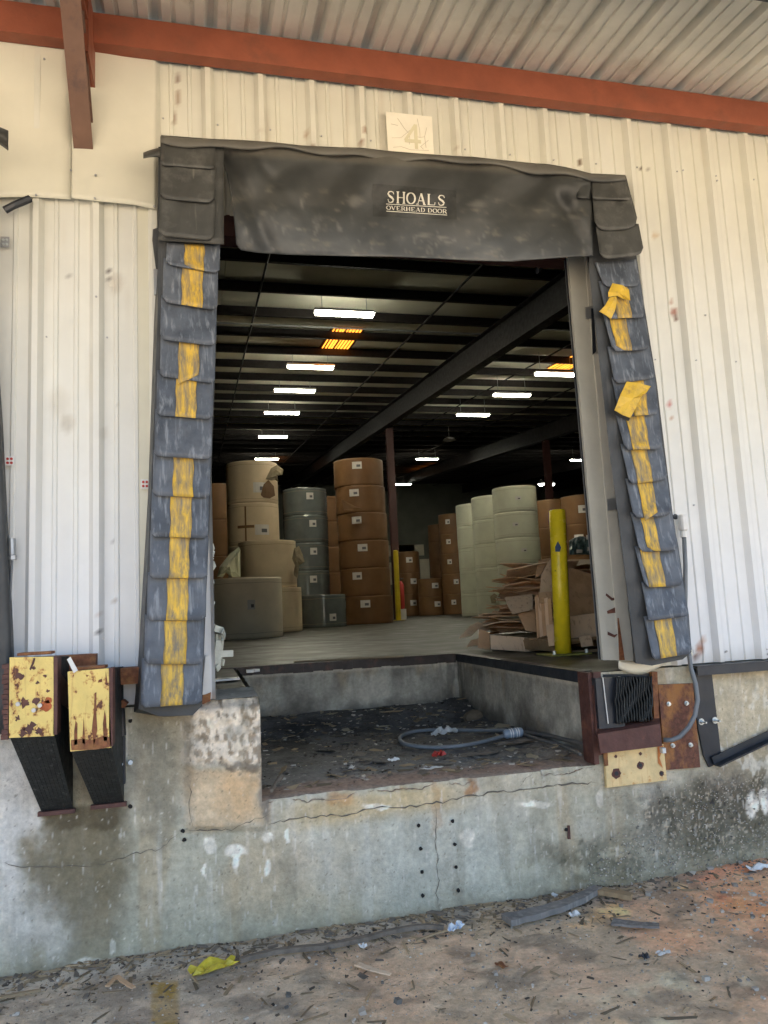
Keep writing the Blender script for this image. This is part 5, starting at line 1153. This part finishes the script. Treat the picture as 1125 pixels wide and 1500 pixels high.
# =================================================================== BOLLARD, PALLET AND CARDBOARD
q0 = ph(825, 959); tt = q0.y+CD; top = pt(816, 747, tt)
bo = thing('bollard', 'tall yellow steel bollard with blue spot standing before the cardboard pile', 'bollard', tuple(q0))
b = B(); r = .066; b.tube([q0, q0.lerp(top, .5), top-Vector((0, 0, .010)), top], [r, r, r, r*.9], 28); b.build('post', M['yellow_clean'], bo, smooth=True)
me = bo.children[0].data
for p_ in me.polygons: p_.use_smooth = len(p_.vertices) == 4
b = B(); b.b2((q0.x-.16, q0.y-.14, .001), (q0.x+.18, q0.y+.16, .012)); b.build('base_plate', mat('dirty_yellow', (.42, .40, .10), .7, var=.4, vscale=12), bo)
for (dx, dy) in ((-.13, -.11), (.15, -.11)):
    b = B(); c = q0+Vector((dx, dy, .012)); b.tube([c, c+Vector((0, 0, .03))], .014, 6); b.build('anchor_bolt', M['bolt'], bo)
b = B(); yq = q0.y-r-.002
b.prism([pt(817.5, 793, yq+CD), pt(822, 802, yq+CD), pt(820, 808, yq+CD), pt(814, 808, yq+CD), pt(813.5, 801, yq+CD)], (0, .006, 0)); b.build('blue_spot', mat('blue_mark', (.10, .16, .30), .5), bo)
b = B(); b.prism([pt(825, 818, yq+.03+CD), pt(829, 818, yq+.03+CD), pt(829.5, 827, yq+.03+CD), pt(826, 827, yq+.03+CD)], (0, .01, 0)); b.build('small_label', M['print'], bo)

def pallet(cx, cy, rot, label, w=1.2, d=1.0):
    t = thing('pallet', label, 'pallet', (cx, cy, 0)); R = Matrix.Rotation(rot, 3, 'Z')
    def pc(lo, hi, name):
        b = B(); lo = Vector(lo); hi = Vector(hi); b.box(Vector((cx, cy, 0))+R @ ((lo+hi)/2), hi-lo, R); b.build(name, M['wood'], t)
    for x in (-w/2, -.05, w/2-.1): pc((x, -d/2, .022), (x+.1, d/2, .10), 'stringer')
    for i in range(7): y = -d/2+i*(d-.09)/6; pc((-w/2, y, .1005), (w/2, y+.09, .12), 'plank')
    for i in range(3): y = -d/2+i*(d-.09)/2; pc((-w/2, y, .001), (w/2, y+.09, .0215), 'plank')
    return t
pallet(4.22, 2.35, .05, 'wooden pallet under the cardboard heap behind the yellow bollard', 1.25, 1.55)
rc = random.Random(42)
CG = 'flattened cardboard sheets heaped on the pallet'
def card(c, sx, sy, eu, m, label, curl=.02, grp=None, th=.007, seed=0, notch=True):
    """a bent cardboard sheet; c centre, eu euler angles"""
    rr = random.Random(seed); R = Matrix.Rotation(eu[2], 3, 'Z') @ Matrix.Rotation(eu[1], 3, 'Y') @ Matrix.Rotation(eu[0], 3, 'X')
    p1, p2, p3 = rr.uniform(0, 6), rr.uniform(0, 6), rr.uniform(.3, .8)
    ang = rr.uniform(-.35, .35)
    jag = [rr.uniform(-.04, .04) for _ in range(40)]
    def fn(u, v):
        x = (u-.5)*sx; y = (v-.5)*sy; z = curl*math.sin(u*4+p1)*math.cos(v*3+p2)+max(0, u-p3)*sx*ang*.5
        i, j = int(round(u*8)), int(round(v*6))
        if i in (0, 8): x += jag[j]*sx*.5
        if j in (0, 6): y += jag[10+i]*sy*.5
        return Vector(c)+R @ Vector((x, y, z))
    b = B(); b.grid(9, 7, fn)
    lowz = min(v[2] for v in b.v)
    if lowz < .125: b.v = [(x, y, z+.125-lowz) for x, y, z in b.v]
    b.v = [tuple(Vector(v)-Vector(c)) for v in b.v]
    o = b.build('cardboard_sheet', m, None, smooth=False, solid=th); o.location = c; tag(o, label, 'cardboard', grp); return o
gl = 'flattened brown cardboard sheet lying in the layered heap on the pallet'
HL = {0: 'brown cardboard sheet in the low layers reaching left at the bottom of the heap', 1: 'cardboard sheet in the middle slope of the heap left of the bollard', 2: 'cardboard sheet stacked behind the broad panels right of the bollard', 3: 'small tilted cardboard sheet on the upper left slope of the heap'}
def heapcard(pxl, pxr, z, t, seed, tilt=.12, m=None):
    xa, xb = pt(pxl, 880, t).x, pt(pxr, 880, t).x
    sx = rc.uniform(.45, .8); x = rc.uniform(xa+sx*.35, max(xa+sx*.36, xb-sx*.35))
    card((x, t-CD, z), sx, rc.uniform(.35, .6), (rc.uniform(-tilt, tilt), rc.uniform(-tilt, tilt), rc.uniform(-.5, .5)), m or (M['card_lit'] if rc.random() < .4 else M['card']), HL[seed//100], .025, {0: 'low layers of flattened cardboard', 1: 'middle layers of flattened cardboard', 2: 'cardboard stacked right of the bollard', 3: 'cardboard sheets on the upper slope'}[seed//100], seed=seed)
for i in range(22): heapcard(704, 880, .14+.010*i, rc.uniform(6.85, 7.5), i, .07)            # low layers reaching left
for i in range(26): heapcard(732+i*.9, 880, .34+.018*i, rc.uniform(7.0, 7.9), 100+i, .16)       # the steeper part of the heap
for i in range(18): heapcard(738+i*1.6, 800, .36+.024*i, rc.uniform(6.75, 7.0), 300+i, .22)
for i in range(18): heapcard(830, 905, .16+.035*i, rc.uniform(6.9, 7.6), 200+i, .10, M['card'])
# distinct leaning panels in front, traced at their own distance
def panel(pts, t, name, label, m, tilt=.25, seed=0):
    b = B(); n = len(pts); ys_ = [p[1] for p in pts]; y1 = max(ys_); y0 = min(ys_)
    vs = [pt(x, y, t+tilt*(y1-y)/max(1, y1-y0)) for x, y in pts]
    b.prism(vs, (.004, .012, .0)); o = b.build(name, m); o2 = tag(o, label, 'cardboard'); return o2
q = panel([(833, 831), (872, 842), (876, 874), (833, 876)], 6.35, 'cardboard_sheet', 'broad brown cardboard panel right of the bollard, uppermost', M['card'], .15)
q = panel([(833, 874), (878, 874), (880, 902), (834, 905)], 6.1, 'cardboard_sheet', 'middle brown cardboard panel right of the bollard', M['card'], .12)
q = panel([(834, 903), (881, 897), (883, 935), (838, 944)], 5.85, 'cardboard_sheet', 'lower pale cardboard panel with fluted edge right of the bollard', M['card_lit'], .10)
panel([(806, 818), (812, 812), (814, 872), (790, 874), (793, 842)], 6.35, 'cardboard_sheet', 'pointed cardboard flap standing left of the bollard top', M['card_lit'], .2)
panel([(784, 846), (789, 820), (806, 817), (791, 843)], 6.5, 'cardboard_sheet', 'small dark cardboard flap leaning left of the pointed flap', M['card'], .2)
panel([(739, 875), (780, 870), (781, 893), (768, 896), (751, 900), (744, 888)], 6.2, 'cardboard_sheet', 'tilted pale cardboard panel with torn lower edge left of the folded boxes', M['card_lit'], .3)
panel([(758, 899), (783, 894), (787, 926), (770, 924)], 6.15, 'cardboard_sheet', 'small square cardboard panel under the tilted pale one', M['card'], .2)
for k, (a, m_) in enumerate(((0, 'card'), (4.5, 'card_lit'), (9, 'card'), (14, 'card_lit'), (19, 'card'))):
    panel([(783+a, 874+k), (788+a, 872+k), (792+a, 932-k), (787+a, 935-k)], 6.0-.03*k, 'folded_box', 'upright folded cardboard layer %s in the bundle left of the bollard' % ['leftmost', 'second from left', 'in the middle', 'second from right', 'rightmost'][k], M[m_], .06)
panel([(789, 868), (812, 866), (813, 880), (790, 884)], 5.95, 'cardboard_sheet', 'short flap folded over the upright bundle', M['card'], .12)
panel([(800, 916), (812, 914), (816, 945), (804, 947)], 5.75, 'cardboard_sheet', 'small crumpled cardboard scrap left of the bollard foot', M['card_lit'], .08)
panel([(848, 932), (866, 930), (869, 946), (852, 948)], 5.7, 'cardboard_sheet', 'pale cardboard block right of the bollard foot', M['card_lit'], .06)
panel([(702, 921), (717, 927), (718, 952), (700, 949)], 6.55, 'folded_box', 'rolled cardboard end at the left of the bottom layer', M['card'], .05)
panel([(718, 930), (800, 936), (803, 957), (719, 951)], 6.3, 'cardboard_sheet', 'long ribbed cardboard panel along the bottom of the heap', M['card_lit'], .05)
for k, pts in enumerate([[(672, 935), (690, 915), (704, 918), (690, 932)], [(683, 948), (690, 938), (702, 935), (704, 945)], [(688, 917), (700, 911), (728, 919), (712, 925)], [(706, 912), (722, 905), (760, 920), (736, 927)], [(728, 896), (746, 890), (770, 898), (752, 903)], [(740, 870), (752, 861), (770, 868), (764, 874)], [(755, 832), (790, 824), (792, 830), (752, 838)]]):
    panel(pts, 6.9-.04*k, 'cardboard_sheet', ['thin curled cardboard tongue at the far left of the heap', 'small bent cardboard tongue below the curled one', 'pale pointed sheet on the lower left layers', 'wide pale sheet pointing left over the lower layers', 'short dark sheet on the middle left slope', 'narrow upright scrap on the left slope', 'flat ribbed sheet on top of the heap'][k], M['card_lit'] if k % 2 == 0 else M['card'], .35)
# teal wrapped bundle with capped bottles on top at right
tb = thing('bottle_bundle', 'teal shrink wrapped bundle on the cardboard behind the jamb', 'bundle', tuple(pt(850, 812, 7.6)))
b = B(); c = pt(849, 798, 7.6); rr = random.Random(4)
b.grid(10, 8, lambda u, v: pt(834+34*u, 812-26*math.sin(v*1.57)*(.75+.25*math.sin(u*3.1)), 7.5+.25*v+.03*math.sin(u*19+v*7))); b.build('wrap', M['teal'], tb, solid=.01)
for (x, y) in ((862, 784), ):
    b = B(); b.tube([pt(x, y, 7.35), pt(x, y+6, 7.35)], .025, 10); b.build('cap', M['white'], tb); b = B(); b.tube([pt(x, y+6, 7.35), pt(x+1, y+10, 7.35), pt(x+2, y+25, 7.35)], [.02, .032, .032], 10); b.build('bottle', M['teal'], tb)
b = B(); b.prism([pt(861, 801, 7.28), pt(867, 801, 7.28), pt(867, 807, 7.28), pt(861, 807, 7.28)], (0, .01, 0)); b.prism([pt(845, 805, 7.35), pt(853, 805, 7.35), pt(853, 810, 7.35), pt(845, 810, 7.35)], (0, .01, 0)); b.build('label', M['label'], tb)

# =================================================================== LEFT: BENT DOOR HARDWARE BEHIND THE PAD
dh = thing('bent_door_track', 'pale bent door track scraps hanging behind the left pad', 'door track', tuple(pv(312, 970, .15)))
b = B(); rr = random.Random(8)
for (x0, y0, x1, y1, w_) in ((303, 815, 312, 800, .014), (304, 840, 314, 826, .012), (303, 806, 313, 812, .01), (303, 858, 312, 850, .012), (302, 905, 311, 880, .010), (303, 912, 314, 920, .012), (300, 934, 320, 934, .020), (314, 920, 326, 924, .009), (326, 924, 329, 933, .009), (317, 933, 326, 935, .009), (321, 938, 318, 975, .018), (326, 936, 323, 968, .010), (303, 948, 317, 950, .014), (306, 952, 308, 976, .026), (313, 950, 315, 972, .018), (322, 958, 341, 957, .013), (305, 978, 318, 974, .012), (318, 974, 321, 981, .008), (310, 982, 300, 990, .010), (303, 870, 309, 868, .012), (303, 890, 309, 895, .014), (320, 968, 328, 971, .01)):
    p, q = pv(x0, y0, .12+rr.uniform(-.04, .04)), pv(x1, y1, .14+rr.uniform(-.04, .04)); d = (q-p); R = d.to_track_quat('X', 'Y').to_matrix(); b.box((p+q)/2, (d.length, .035, w_), R)
b.build('bent_strip', mat('pale_metal', (.55, .57, .50), .5, var=.25, vscale=20, bump=.2), dh)
b = B(); b.prism([pv(301, 938, .18), pv(316, 940, .18), pv(317, 972, .18), pv(303, 976, .18)], (0, .01, 0)); b.build('hinge_plate', M['jamb_light'], dh)
b = B()
for i in range(7): b.tube([pv(304, 802+i*4, .13), pv(309+3*math.sin(i), 803+i*4.3, .11), pv(312, 808+i*3.6, .12)], .006, 5)
b.build('coil', M['white'], dh)
b = B(); b.prism([ph(308, 996.5, .012), ph(350, 993.5, .012), ph(351, 995.5, .012), ph(308, 999.0, .012)], (0, 0, .012)); tag(b.build('metal_bar', M['galv']), 'thin pale metal bar lying on the slab left of the pit', 'metal bar')
b = B(); [b.box(ph(x, y, .014), (.07, .05, .02), Matrix.Rotation(x, 3, 'Z')) for x, y in ((366, 983),)]; tag(b.build('white_scrap', M['white']), 'white scrap on the floor at the pit back left corner', 'scrap')
b = B(); [b.box(ph(x, y, .014), (.06, .05, .02), Matrix.Rotation(x, 3, 'Z')) for x, y in ((373, 982),)]; tag(b.build('white_scrap', M['white']), 'second white scrap beside the first at the pit corner', 'scrap')

# =================================================================== THINGS IN THE PIT
def onpit(x, y, dz=.0):
    p = ph(x, y, PZ+.05)
    for _ in range(4): p = ph(x, y, pitz(p.x, p.y)+dz)
    return p
def smoothpath(pts, n=8):
    out = []; P_ = [Vector(p) for p in pts]
    for i in range(len(P_)-1):
        p0, p1, p2, p3 = P_[max(i-1, 0)], P_[i], P_[i+1], P_[min(i+2, len(P_)-1)]
        for k in range(n):
            t = k/n; out.append(.5*((2*p1)+(p2-p0)*t+(2*p0-5*p1+4*p2-p3)*t*t+(3*p1-p0-3*p2+p3)*t**3))
    out.append(P_[-1]); return out
lp_ = [(742, 1070), (700, 1070), (650, 1069), (610, 1071), (590, 1077), (586, 1084), (597, 1091), (630, 1095), (670, 1093), (705, 1087), (735, 1079), (752, 1074)]
pc = thing('pit_cable', 'grey cable coiled in a loop with a taped splice on the pit floor', 'cable', tuple(onpit(650, 1080)))
b = B(); b.tube(smoothpath([onpit(x, y, .022) for x, y in lp_]), .0135, 10); b.build('loop', M['cable'], pc, smooth=True)
b = B(); p, q = onpit(738, 1076, .035), onpit(765, 1072, .035); b.tube([p, p.lerp(q, .12), p.lerp(q, .88), q], [.022, .032, .034, .028], 12); b.build('splice', mat('blue_grey_tape', (.28, .34, .42), .4, var=.2), pc)
b = B()
for k in (.3, .42, .62, .74): b.tube([p.lerp(q, k), p.lerp(q, k+.05)], .0355, 12)
b.build('tape_band', M['white'], pc)
b = B(); b.tube(smoothpath([onpit(765, 1072, .03), onpit(800, 1077, .03), onpit(830, 1084, .03), pv(855, 1090, .12), pv(872, 1101, .02)]), .014, 9); b.tube(smoothpath([onpit(765, 1075, .02), onpit(790, 1083, .02), onpit(820, 1092, .02), onpit(850, 1105, .02)]), .011, 8); b.build('dirty_cable', M['cable_dark'], pc, smooth=True)
def litter(name, label, cat, m, x, y, sx, sy, sz, rot=0, seed=0, f=None, group=None):
    rr = random.Random(seed); c = (f or onpit)(x, y, 0); b = B(); n = 7
    top = []; 
    b.grid(n, n, lambda u, v: c+Matrix.Rotation(rot, 3, 'Z') @ Vector(((u-.5)*sx*(1+.25*math.sin(v*7+seed)), (v-.5)*sy*(1+.25*math.sin(u*8+seed*2)), .006+sz*abs(math.sin(u*5+seed)*math.cos(v*4+seed*.7))+sz*.4*rr.random())))
    o = b.build(name, m, None, solid=.002); tag(o, label, cat, group); return o
litter('paper_scrap', 'crumpled white paper lying inside the cable loop', 'paper', M['white'], 653, 1077, .15, .08, .05, .4, 1)
litter('paper_scrap', 'small white paper bit left of the crumpled paper', 'paper', M['white'], 637, 1079, .04, .05, .03, .1, 2)
litter('red_scrap', 'small crushed red plastic scrap in the pit', 'scrap', M['redmat'], 643, 1110, .075, .05, .03, .2, 3)
litter('cardboard_scrap', 'thin flat grey scrap at the right front of the pit', 'scrap', M['oldwood'], 705, 1106, .24, .10, .008, .2, 4)
litter('cardboard_scrap', 'long torn sheet scrap behind the flat grey scrap', 'scrap', M['oldwood'], 765, 1090, .30, .10, .02, .1, 5)
litter('cardboard_scrap', 'small tan scrap against the pit back wall', 'scrap', M['tear'], 634, 1050, .14, .14, .02, .5, 6)
litter('white_scrap', 'pale flake pair on the dark pit floor left of centre', 'scrap', M['white'], 577, 1116, .06, .03, .015, .5, 7)
litter('white_scrap', 'white flake near the front lip of the pit', 'scrap', M['label'], 635, 1128, .10, .025, .01, .2, 8)
litter('yellow_scrap', 'tiny yellow scrap near the right pit wall', 'scrap', M['yellow_fold'], 788, 1067, .03, .04, .02, .2, 9)
litter('white_scrap', 'pale chip beside the left curb of the pit', 'scrap', M['label'], 515, 1127, .06, .03, .012, 1.2, 10)
st = thing('stone', 'brown stone block in the back right corner of the pit', 'stone', tuple(onpit(694, 1050)))
b = B(); c = onpit(694, 1050, .03); rr = random.Random(5)
b.grid(9, 7, lambda u, v: c+Vector((.10*math.cos(u*6.283)*math.sin(v*3.1416)*(1+.15*math.sin(u*12)), .07*math.sin(u*6.283)*math.sin(v*3.1416), .055*math.cos(v*3.1416)*(1+.1*math.sin(u*9))))); b.build('block', M['rock'], st)
b = B(); b.tube([onpit(398, 1158, .03), onpit(404, 1146, .03), onpit(412, 1137, .05)], [.010, .009, .017], 7); tag(b.build('stick', M['oldwood']), 'short knobbed stick at the left end of the pit', 'stick')
# scattered chips: too many to count
def chips(n, m, name, area, zf, s0, s1, seed, flat=.25, dens=None, long=1.0):
    rr = random.Random(seed); b = B(); k = 0
    while k < n:
        x = rr.uniform(area[0], area[2]); y = rr.uniform(area[1], area[3])
        if dens and rr.random() > dens(x, y): continue
        k += 1; s = s0+(s1-s0)*rr.random()**3; z = zf(x, y); a = rr.uniform(0, 6.28); L = s*rr.uniform(1, 1+long)
        R = Matrix.Rotation(a, 3, 'Z') @ Matrix.Rotation(rr.uniform(-.4, .4), 3, 'X'); h = s*flat*rr.uniform(.5, 1.2)
        j = [rr.uniform(.6, 1.2) for _ in range(8)]
        vs = [Vector((x, y, z+h*.4))+R @ Vector((sx*L/2*j[i], sy*s/2*j[(i+3) % 8], sz*h/2)) for i, (sx, sy, sz) in enumerate([(a1, b1, c1) for a1 in (-1, 1) for b1 in (-1, 1) for c1 in (-1, 1)])]
        b.add(vs, [(0, 1, 3, 2), (4, 6, 7, 5), (0, 4, 5, 1), (2, 3, 7, 6), (0, 2, 6, 4), (1, 5, 7, 3)])
    o = b.build(name, m); o['kind'] = 'stuff'; return o
pa = (PX0+.02, .13, PX1-.03, PYB-.03)
chips(650, M['chips'], 'pale_chips', pa, pitz, .003, .024, 1, .35, lambda x, y: .25+.75*(y < .8 or y > 1.7))
chips(520, M['soil_bits'], 'dark_debris', pa, pitz, .004, .018, 2, .6, lambda x, y: .12+.88*sm(.42, .62, np.array(fbm(np.array([x*3.0]), np.array([y*3.0]), 180)[0])))
chips(300, M['straw'], 'leaf_litter', pa, pitz, .006, .05, 3, .12, lambda x, y: .3+.7*(y > 1.9 or y < .4), 3)
chips(90, M['oldwood'], 'flat_scraps', pa, pitz, .02, .09, 33, .08, lambda x, y: .2+.8*(y < .9)*(x > 1.8), 1.2)
chips(130, M['tear'], 'brown_scraps', pa, pitz, .008, .06, 35, .12, lambda x, y: .15+.85*((y > 1.7) or (x > 2.5)), 1.5)

# =================================================================== THINGS ON THE GROUND
gxs = np.linspace(-1.2, 5.6, 620); gys = np.linspace(-1.9, 0, 220)
def gz(x, y):
    if x < -1.2 or x > 5.6 or y < -1.9 or y > 0: return GZ
    return float(Zg[int((y+1.9)/1.9*219), int((x+1.2)/6.8*619)])
def ong(x, y, dz=0):
    p = ph(x, y, GZ)
    for _ in range(3): p = ph(x, y, gz(p.x, p.y)+dz)
    return p
ga = (-1.0, -1.5, 5.4, -.01)
near_wall = lambda x, y: .035+.96*math.exp(y/.13)
chips(2600, M['straw'], 'straw_litter', ga, gz, .003, .018, 11, .3, lambda x, y: (.02+.98*math.exp(y/.10))*(1 if x < 3.2 else .3), 9)
chips(2200, M['soil_bits'], 'dark_litter', ga, gz, .002, .012, 12, .5, near_wall, 2)
chips(1500, M['chips'], 'gravel', ga, gz, .003, .015, 13, .6, lambda x, y: .25+.75*(x > 3.2), .5)
chips(5200, M['chips'], 'fine_grit', (-.6, -1.3, 4.6, -.01), gz, .0015, .007, 113, .7, None, .4)
chips(240, M['chips'], 'coarse_gravel', ga, gz, .010, .030, 14, .7, lambda x, y: .10+.9*(x > 3.3)*(y > -.8), .5)
chips(420, M['oldwood'], 'bark_bits', ga, gz, .006, .028, 15, .3, lambda x, y: math.exp(y/.10)*(1 if x < 3.3 else .3), 3)
bk_ = chips(1100, M['chips'], 'exposed_aggregate', (2.75, -.012, 4.9, -.004), lambda x, y: 0, .004, .010, 16, .8, None, .3)
# move the aggregate chips on to the weathered part of the wall face
me = bk_.data; n = len(me.vertices); co = np.zeros(n*3); me.vertices.foreach_get('co', co); co = co.reshape(-1, 8, 3); ctr = co.mean(1, keepdims=True); rr = np.random.RandomState(3)
newc = np.zeros_like(ctr); cnt = 0
while cnt < len(co):
    x, y = rr.uniform(860, 1125), rr.uniform(1140, 1300)
    if (x-930)*.62+(y-1215)*.9 > rr.uniform(-30, 30) and y < 1449-.163*x+12: p = pv(x, y, -.010); newc[cnt, 0] = (p.x, p.y, p.z); cnt += 1
co = (co-ctr)+newc; me.vertices.foreach_set('co', co.ravel()); me.update()
def plankpx(name, label, cat, m, pts, w0, w1, th=.018, f=ong, dz=.02):
    b = B(); P_ = [f(x, y, dz) for x, y in pts]; P_ = smoothpath(P_, 4); n = len(P_); vs = []
    for i, p in enumerate(P_):
        d = (P_[min(i+1, n-1)]-P_[max(i-1, 0)]).normalized(); s = Vector((-d.y, d.x, 0)).normalized(); ww = (w0+(w1-w0)*i/(n-1))/2*(1+.12*math.sin(i*2.3))
        for sg, zz in ((-1, 0), (1, 0), (1, th), (-1, th)): vs.append(p+s*ww*sg+Vector((0, 0, zz)))
    fs = [(4*i+k, 4*i+(k+1) % 4, 4*i+4+(k+1) % 4, 4*i+4+k) for i in range(n-1) for k in range(4)]+[(3, 2, 1, 0), (4*n-4, 4*n-3, 4*n-2, 4*n-1)]
    b.add(vs, fs); return tag(b.build(name, m), label, cat)
M['greywood'] = mat('grey_timber', (.22, .205, .19), .85, var=.3, vscale=14, bump=.4, bscale=50, streak=(30, (.33, .31, .28), .5, .7))
plankpx('timber', 'long warped grey timber lying against the foot of the wall', 'plank', M['greywood'], [(742, 1352), (790, 1341), (840, 1325), (876, 1306)], .10, .05, .03)
plankpx('timber', 'split orange brown timber end beside the long grey timber', 'plank', M['wood'], [(874, 1308), (900, 1312), (926, 1317)], .05, .06, .025)
plankpx('board', 'flat dark grey board piece on the bare ground', 'board', M['greywood'], [(897, 1352), (930, 1356), (966, 1358)], .07, .04, .012)
plankpx('branch', 'bent dead branch along the foot of the wall at left', 'branch', M['oldwood'], [(352, 1410), (400, 1398), (440, 1393), (475, 1390), (500, 1385), (540, 1377)], .025, .035, .022)
plankpx('branch', 'dark thick stem against the wall near the middle', 'branch', M['oldwood'], [(540, 1376), (580, 1366), (620, 1360), (650, 1362)], .03, .02, .02)
plankpx('twig', 'short twig crossing the dead branch', 'branch', M['oldwood'], [(476, 1381), (482, 1392), (489, 1402)], .008, .008, .008)
plankpx('twig', 'pale stalk lying by the blue wrapper', 'branch', M['straw'], [(610, 1379), (635, 1370), (655, 1364)], .010, .008, .008)
plankpx('twig', 'pale reed stalk at the far left by the wall', 'branch', M['straw'], [(0, 1463), (30, 1457), (60, 1452)], .02, .012, .01)
plankpx('cardboard_strip', 'pale torn cardboard strip on the ground near the middle', 'cardboard', M['card_lit'], [(523, 1413), (545, 1421), (572, 1428)], .035, .02, .006)
plankpx('cardboard_strip', 'folded tan cardboard strip, left leg by the yellow bag', 'cardboard', M['card'], [(157, 1446), (165, 1438), (170, 1431)], .02, .02, .006)
plankpx('cardboard_strip', 'folded tan cardboard strip, right leg by the yellow bag', 'cardboard', M['card'], [(170, 1431), (183, 1440), (196, 1448)], .025, .02, .006)
litter('plastic_bag', 'crumpled yellow plastic bag by the wall at lower left', 'plastic bag', M['yellowbag'], 313, 1422, .19, .09, .03, .3, 21, ong)
litter('wrapper', 'small blue and white wrapper in the litter by the wall', 'wrapper', mat('blue_white', (.45, .58, .78), .4, var=.2, vscale=60, col2=(.75, .78, .8), c2=(.45, .5), c2scale=60), 668, 1364, .075, .05, .025, .3, 22, ong)
litter('paper_scrap', 'white paper scrap beside the long grey timber', 'paper', M['white'], 842, 1344, .06, .045, .02, .3, 23, ong)
litter('paper_scrap', 'white paper sheet at the right border on the clay', 'paper', M['white'], 1113, 1275, .17, .06, .03, .1, 24, ong)
litter('paper_scrap', 'small grey paper triangle on the clay', 'paper', M['label'], 971, 1399, .06, .03, .01, .2, 25, ong)
litter('paper_scrap', 'little white scrap at the end of the dead branch', 'paper', M['white'], 532, 1392, .03, .03, .02, .4, 26, ong)
litter('paper_scrap', 'tiny white scrap left of the grey timber', 'paper', M['white'], 813, 1316, .025, .03, .02, .4, 27, ong)
litter('red_scrap', 'small red brick coloured flake on the ground', 'scrap', M['rust'], 734, 1417, .03, .06, .01, .3, 28, ong)
litter('dark_scrap', 'small black scrap on the clay right of centre', 'scrap', M['black_steel'], 944, 1406, .05, .03, .02, .3, 29, ong)
# remaining bare hills of far yard: nothing else stands in view
